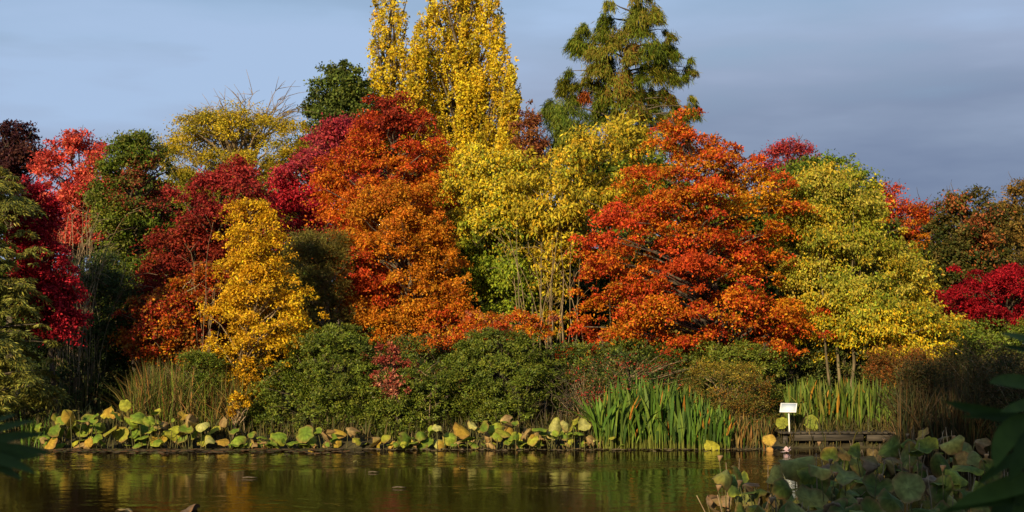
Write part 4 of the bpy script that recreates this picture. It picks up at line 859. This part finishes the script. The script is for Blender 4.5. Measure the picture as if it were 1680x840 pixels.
afloat('dark brown leaf afloat at the bottom edge under the orange reflection', 305, 836, 46, 'leaf', (.12, .08, .05), 4)
afloat('short dark twig floating in the middle of the pond', 655, 799, 22, 'twig')
afloat('thin pale twig floating left of the middle, near the golden reflection', 410, 783, 24, 'twig')
afloat('thin twig floating nearer the centre lotus bed', 613, 774, 18, 'twig')
afloat('small bright leaf afloat below the lotus with the cream oval leaf', 757, 766, 8, 'leaf', LPALE, 6)

# ------------------------------------------------------------------ dark leaves close to the camera
M_NEAR = leaf_mat('foreground_leaf', rough=.65, transl=.25, spec=.12, noise=.15, nscale=20)
def strap(mb, p0, p1, p2, wd, nrm_, col):
    tt = np.linspace(0, 1, 11)[:, None]; p0, p1, p2 = map(np.array, (p0, p1, p2))
    pts = (1 - tt) ** 2 * p0 + 2 * tt * (1 - tt) * p1 + tt ** 2 * p2
    Tn = nrm(np.gradient(pts, axis=0)); S = nrm(np.cross(Tn, nrm_)); Nn = np.cross(S, Tn)
    pr = np.sin(np.clip(tt[:, 0] * .93 + .07, 0, 1) * math.pi) ** .7 * wd / 2
    V = np.stack([pts - S * pr[:, None] + Nn * pr[:, None] * .25, pts, pts + S * pr[:, None] + Nn * pr[:, None] * .25], 1).reshape(-1, 3)
    fs = [(i * 3 + j, i * 3 + j + 1, i * 3 + j + 4, i * 3 + j + 3) for i in range(10) for j in range(2)]
    mb.add(V, fs, col)
def foreground(name, label, cat, Yf, base_px, lv, seed):
    rng = np.random.default_rng(seed); b = at(base_px[0], base_px[1], Yf); base = np.array([b[0], Yf, float(gz(b[0], Yf))])
    root = empty(name, base); tag(root, label, cat)
    for (x0, y0, x1, y1, x2, y2, wpx, c) in lv:
        Ya = Yf + rng.uniform(-.15, .15); mb = MB()
        strap(mb, at(x0, y0, Ya) - base, at(x1, y1, Ya - .08) - base, at(x2, y2, Ya - .2) - base, wpx * Yf / F, nrm(np.array([rng.normal() * .3, -1, .45])), c)
        mb.build('leaf', M_NEAR, root, smooth=True, tint=True)
    mb = MB(); mb.tube([[0, 0, -.1], [.02, 0, .6], at(base_px[0], base_px[1], Yf) - base], [.02, .016, .01], 6); mb.build('stem', M_STALK, root, smooth=True)
    return root
DG = (.045, .085, .010); DG2 = (.09, .15, .02)
foreground('foreground_plant', 'dark broad leaved plant close to the camera at the right edge', 'plant', 4.2, (1720, 760),
  [(1730, 640, 1660, 620, 1622, 628, 26, DG2), (1735, 575, 1680, 555, 1642, 548, 18, DG2), (1735, 580, 1690, 578, 1640, 566, 14, DG),
   (1735, 700, 1650, 690, 1545, 658, 26, DG), (1735, 655, 1690, 662, 1640, 676, 22, DG2), (1720, 690, 1660, 680, 1575, 684, 14, DG),
   (1725, 690, 1640, 690, 1632, 768, 40, DG2), (1735, 720, 1690, 700, 1655, 790, 42, DG), (1740, 780, 1670, 790, 1560, 832, 34, DG2),
   (1740, 830, 1650, 800, 1545, 842, 26, DG), (1740, 850, 1680, 810, 1620, 850, 44, DG), (1740, 740, 1700, 770, 1660, 850, 46, DG2), (1745, 760, 1680, 720, 1600, 800, 24, DG)], 1)
foreground('foreground_plant', 'dark spiky leaves close to the camera at the left edge', 'plant', 4.0, (-60, 740),
  [(-70, 735, -10, 700, 60, 690, 16, DG), (-70, 740, 0, 715, 78, 712, 18, DG), (-70, 740, 10, 730, 88, 745, 20, DG),
   (-70, 745, 0, 745, 60, 778, 20, DG), (-70, 745, -10, 755, 38, 788, 18, DG), (-70, 735, -20, 690, 28, 680, 14, DG), (-70, 750, -20, 750, 70, 748, 22, DG)], 2)

# ------------------------------------------------------------------ trees behind the camera that shade the near bed
for n_, (x0, w_, h_) in enumerate([(-6.3, 2.3, 16.6), (-2.6, 2.4, 17.2), (1.2, 2.4, 16.8), (5.0, 2.5, 17.4), (9, 2.6, 17)]):
    rng = np.random.default_rng(900 + n_); base = np.array([x0, -7.0, float(gz(x0, -7.0))])
    root = empty('lakeside_tree', base); tag(root, ['first', 'second', 'third', 'fourth', 'fifth'][n_] + ' leafy green tree from the open side on the bank behind the viewer', 'tree', 'trees on the near bank')
    nl = 9000; zc = rng.uniform(.8, h_ - 1, 150); rw = w_ * np.sqrt(np.clip(1 - np.abs((zc - h_ * .45) / (h_ * .6)) ** 3, .05, 1))
    th_ = rng.uniform(0, 6.28, 150); C = np.stack([rw * .75 * np.cos(th_), rw * .75 * np.sin(th_), zc], 1)
    k = rng.integers(0, 150, nl); P = C[k] + nrm(rng.normal(size=(nl, 3))) * (rng.random((nl, 1)) ** .4) * 1.0
    V, Fq, S = leaf_quads(P, rng.normal(size=(nl, 3)), rng.normal(size=(nl, 3)), np.full(nl, .42), np.full(nl, .28))
    mesh_obj('crown', V, Fq, S, M_LEAF, root, pick(rng, GRN, nl), 'FACE')
    mb = MB(); mb.tube([[0, 0, -.2], [.1, 0, h_ * .5], [0, 0, h_ * .9]], [.28, .2, .05], 8); mb.build('trunk', M_BARK, root, smooth=True)
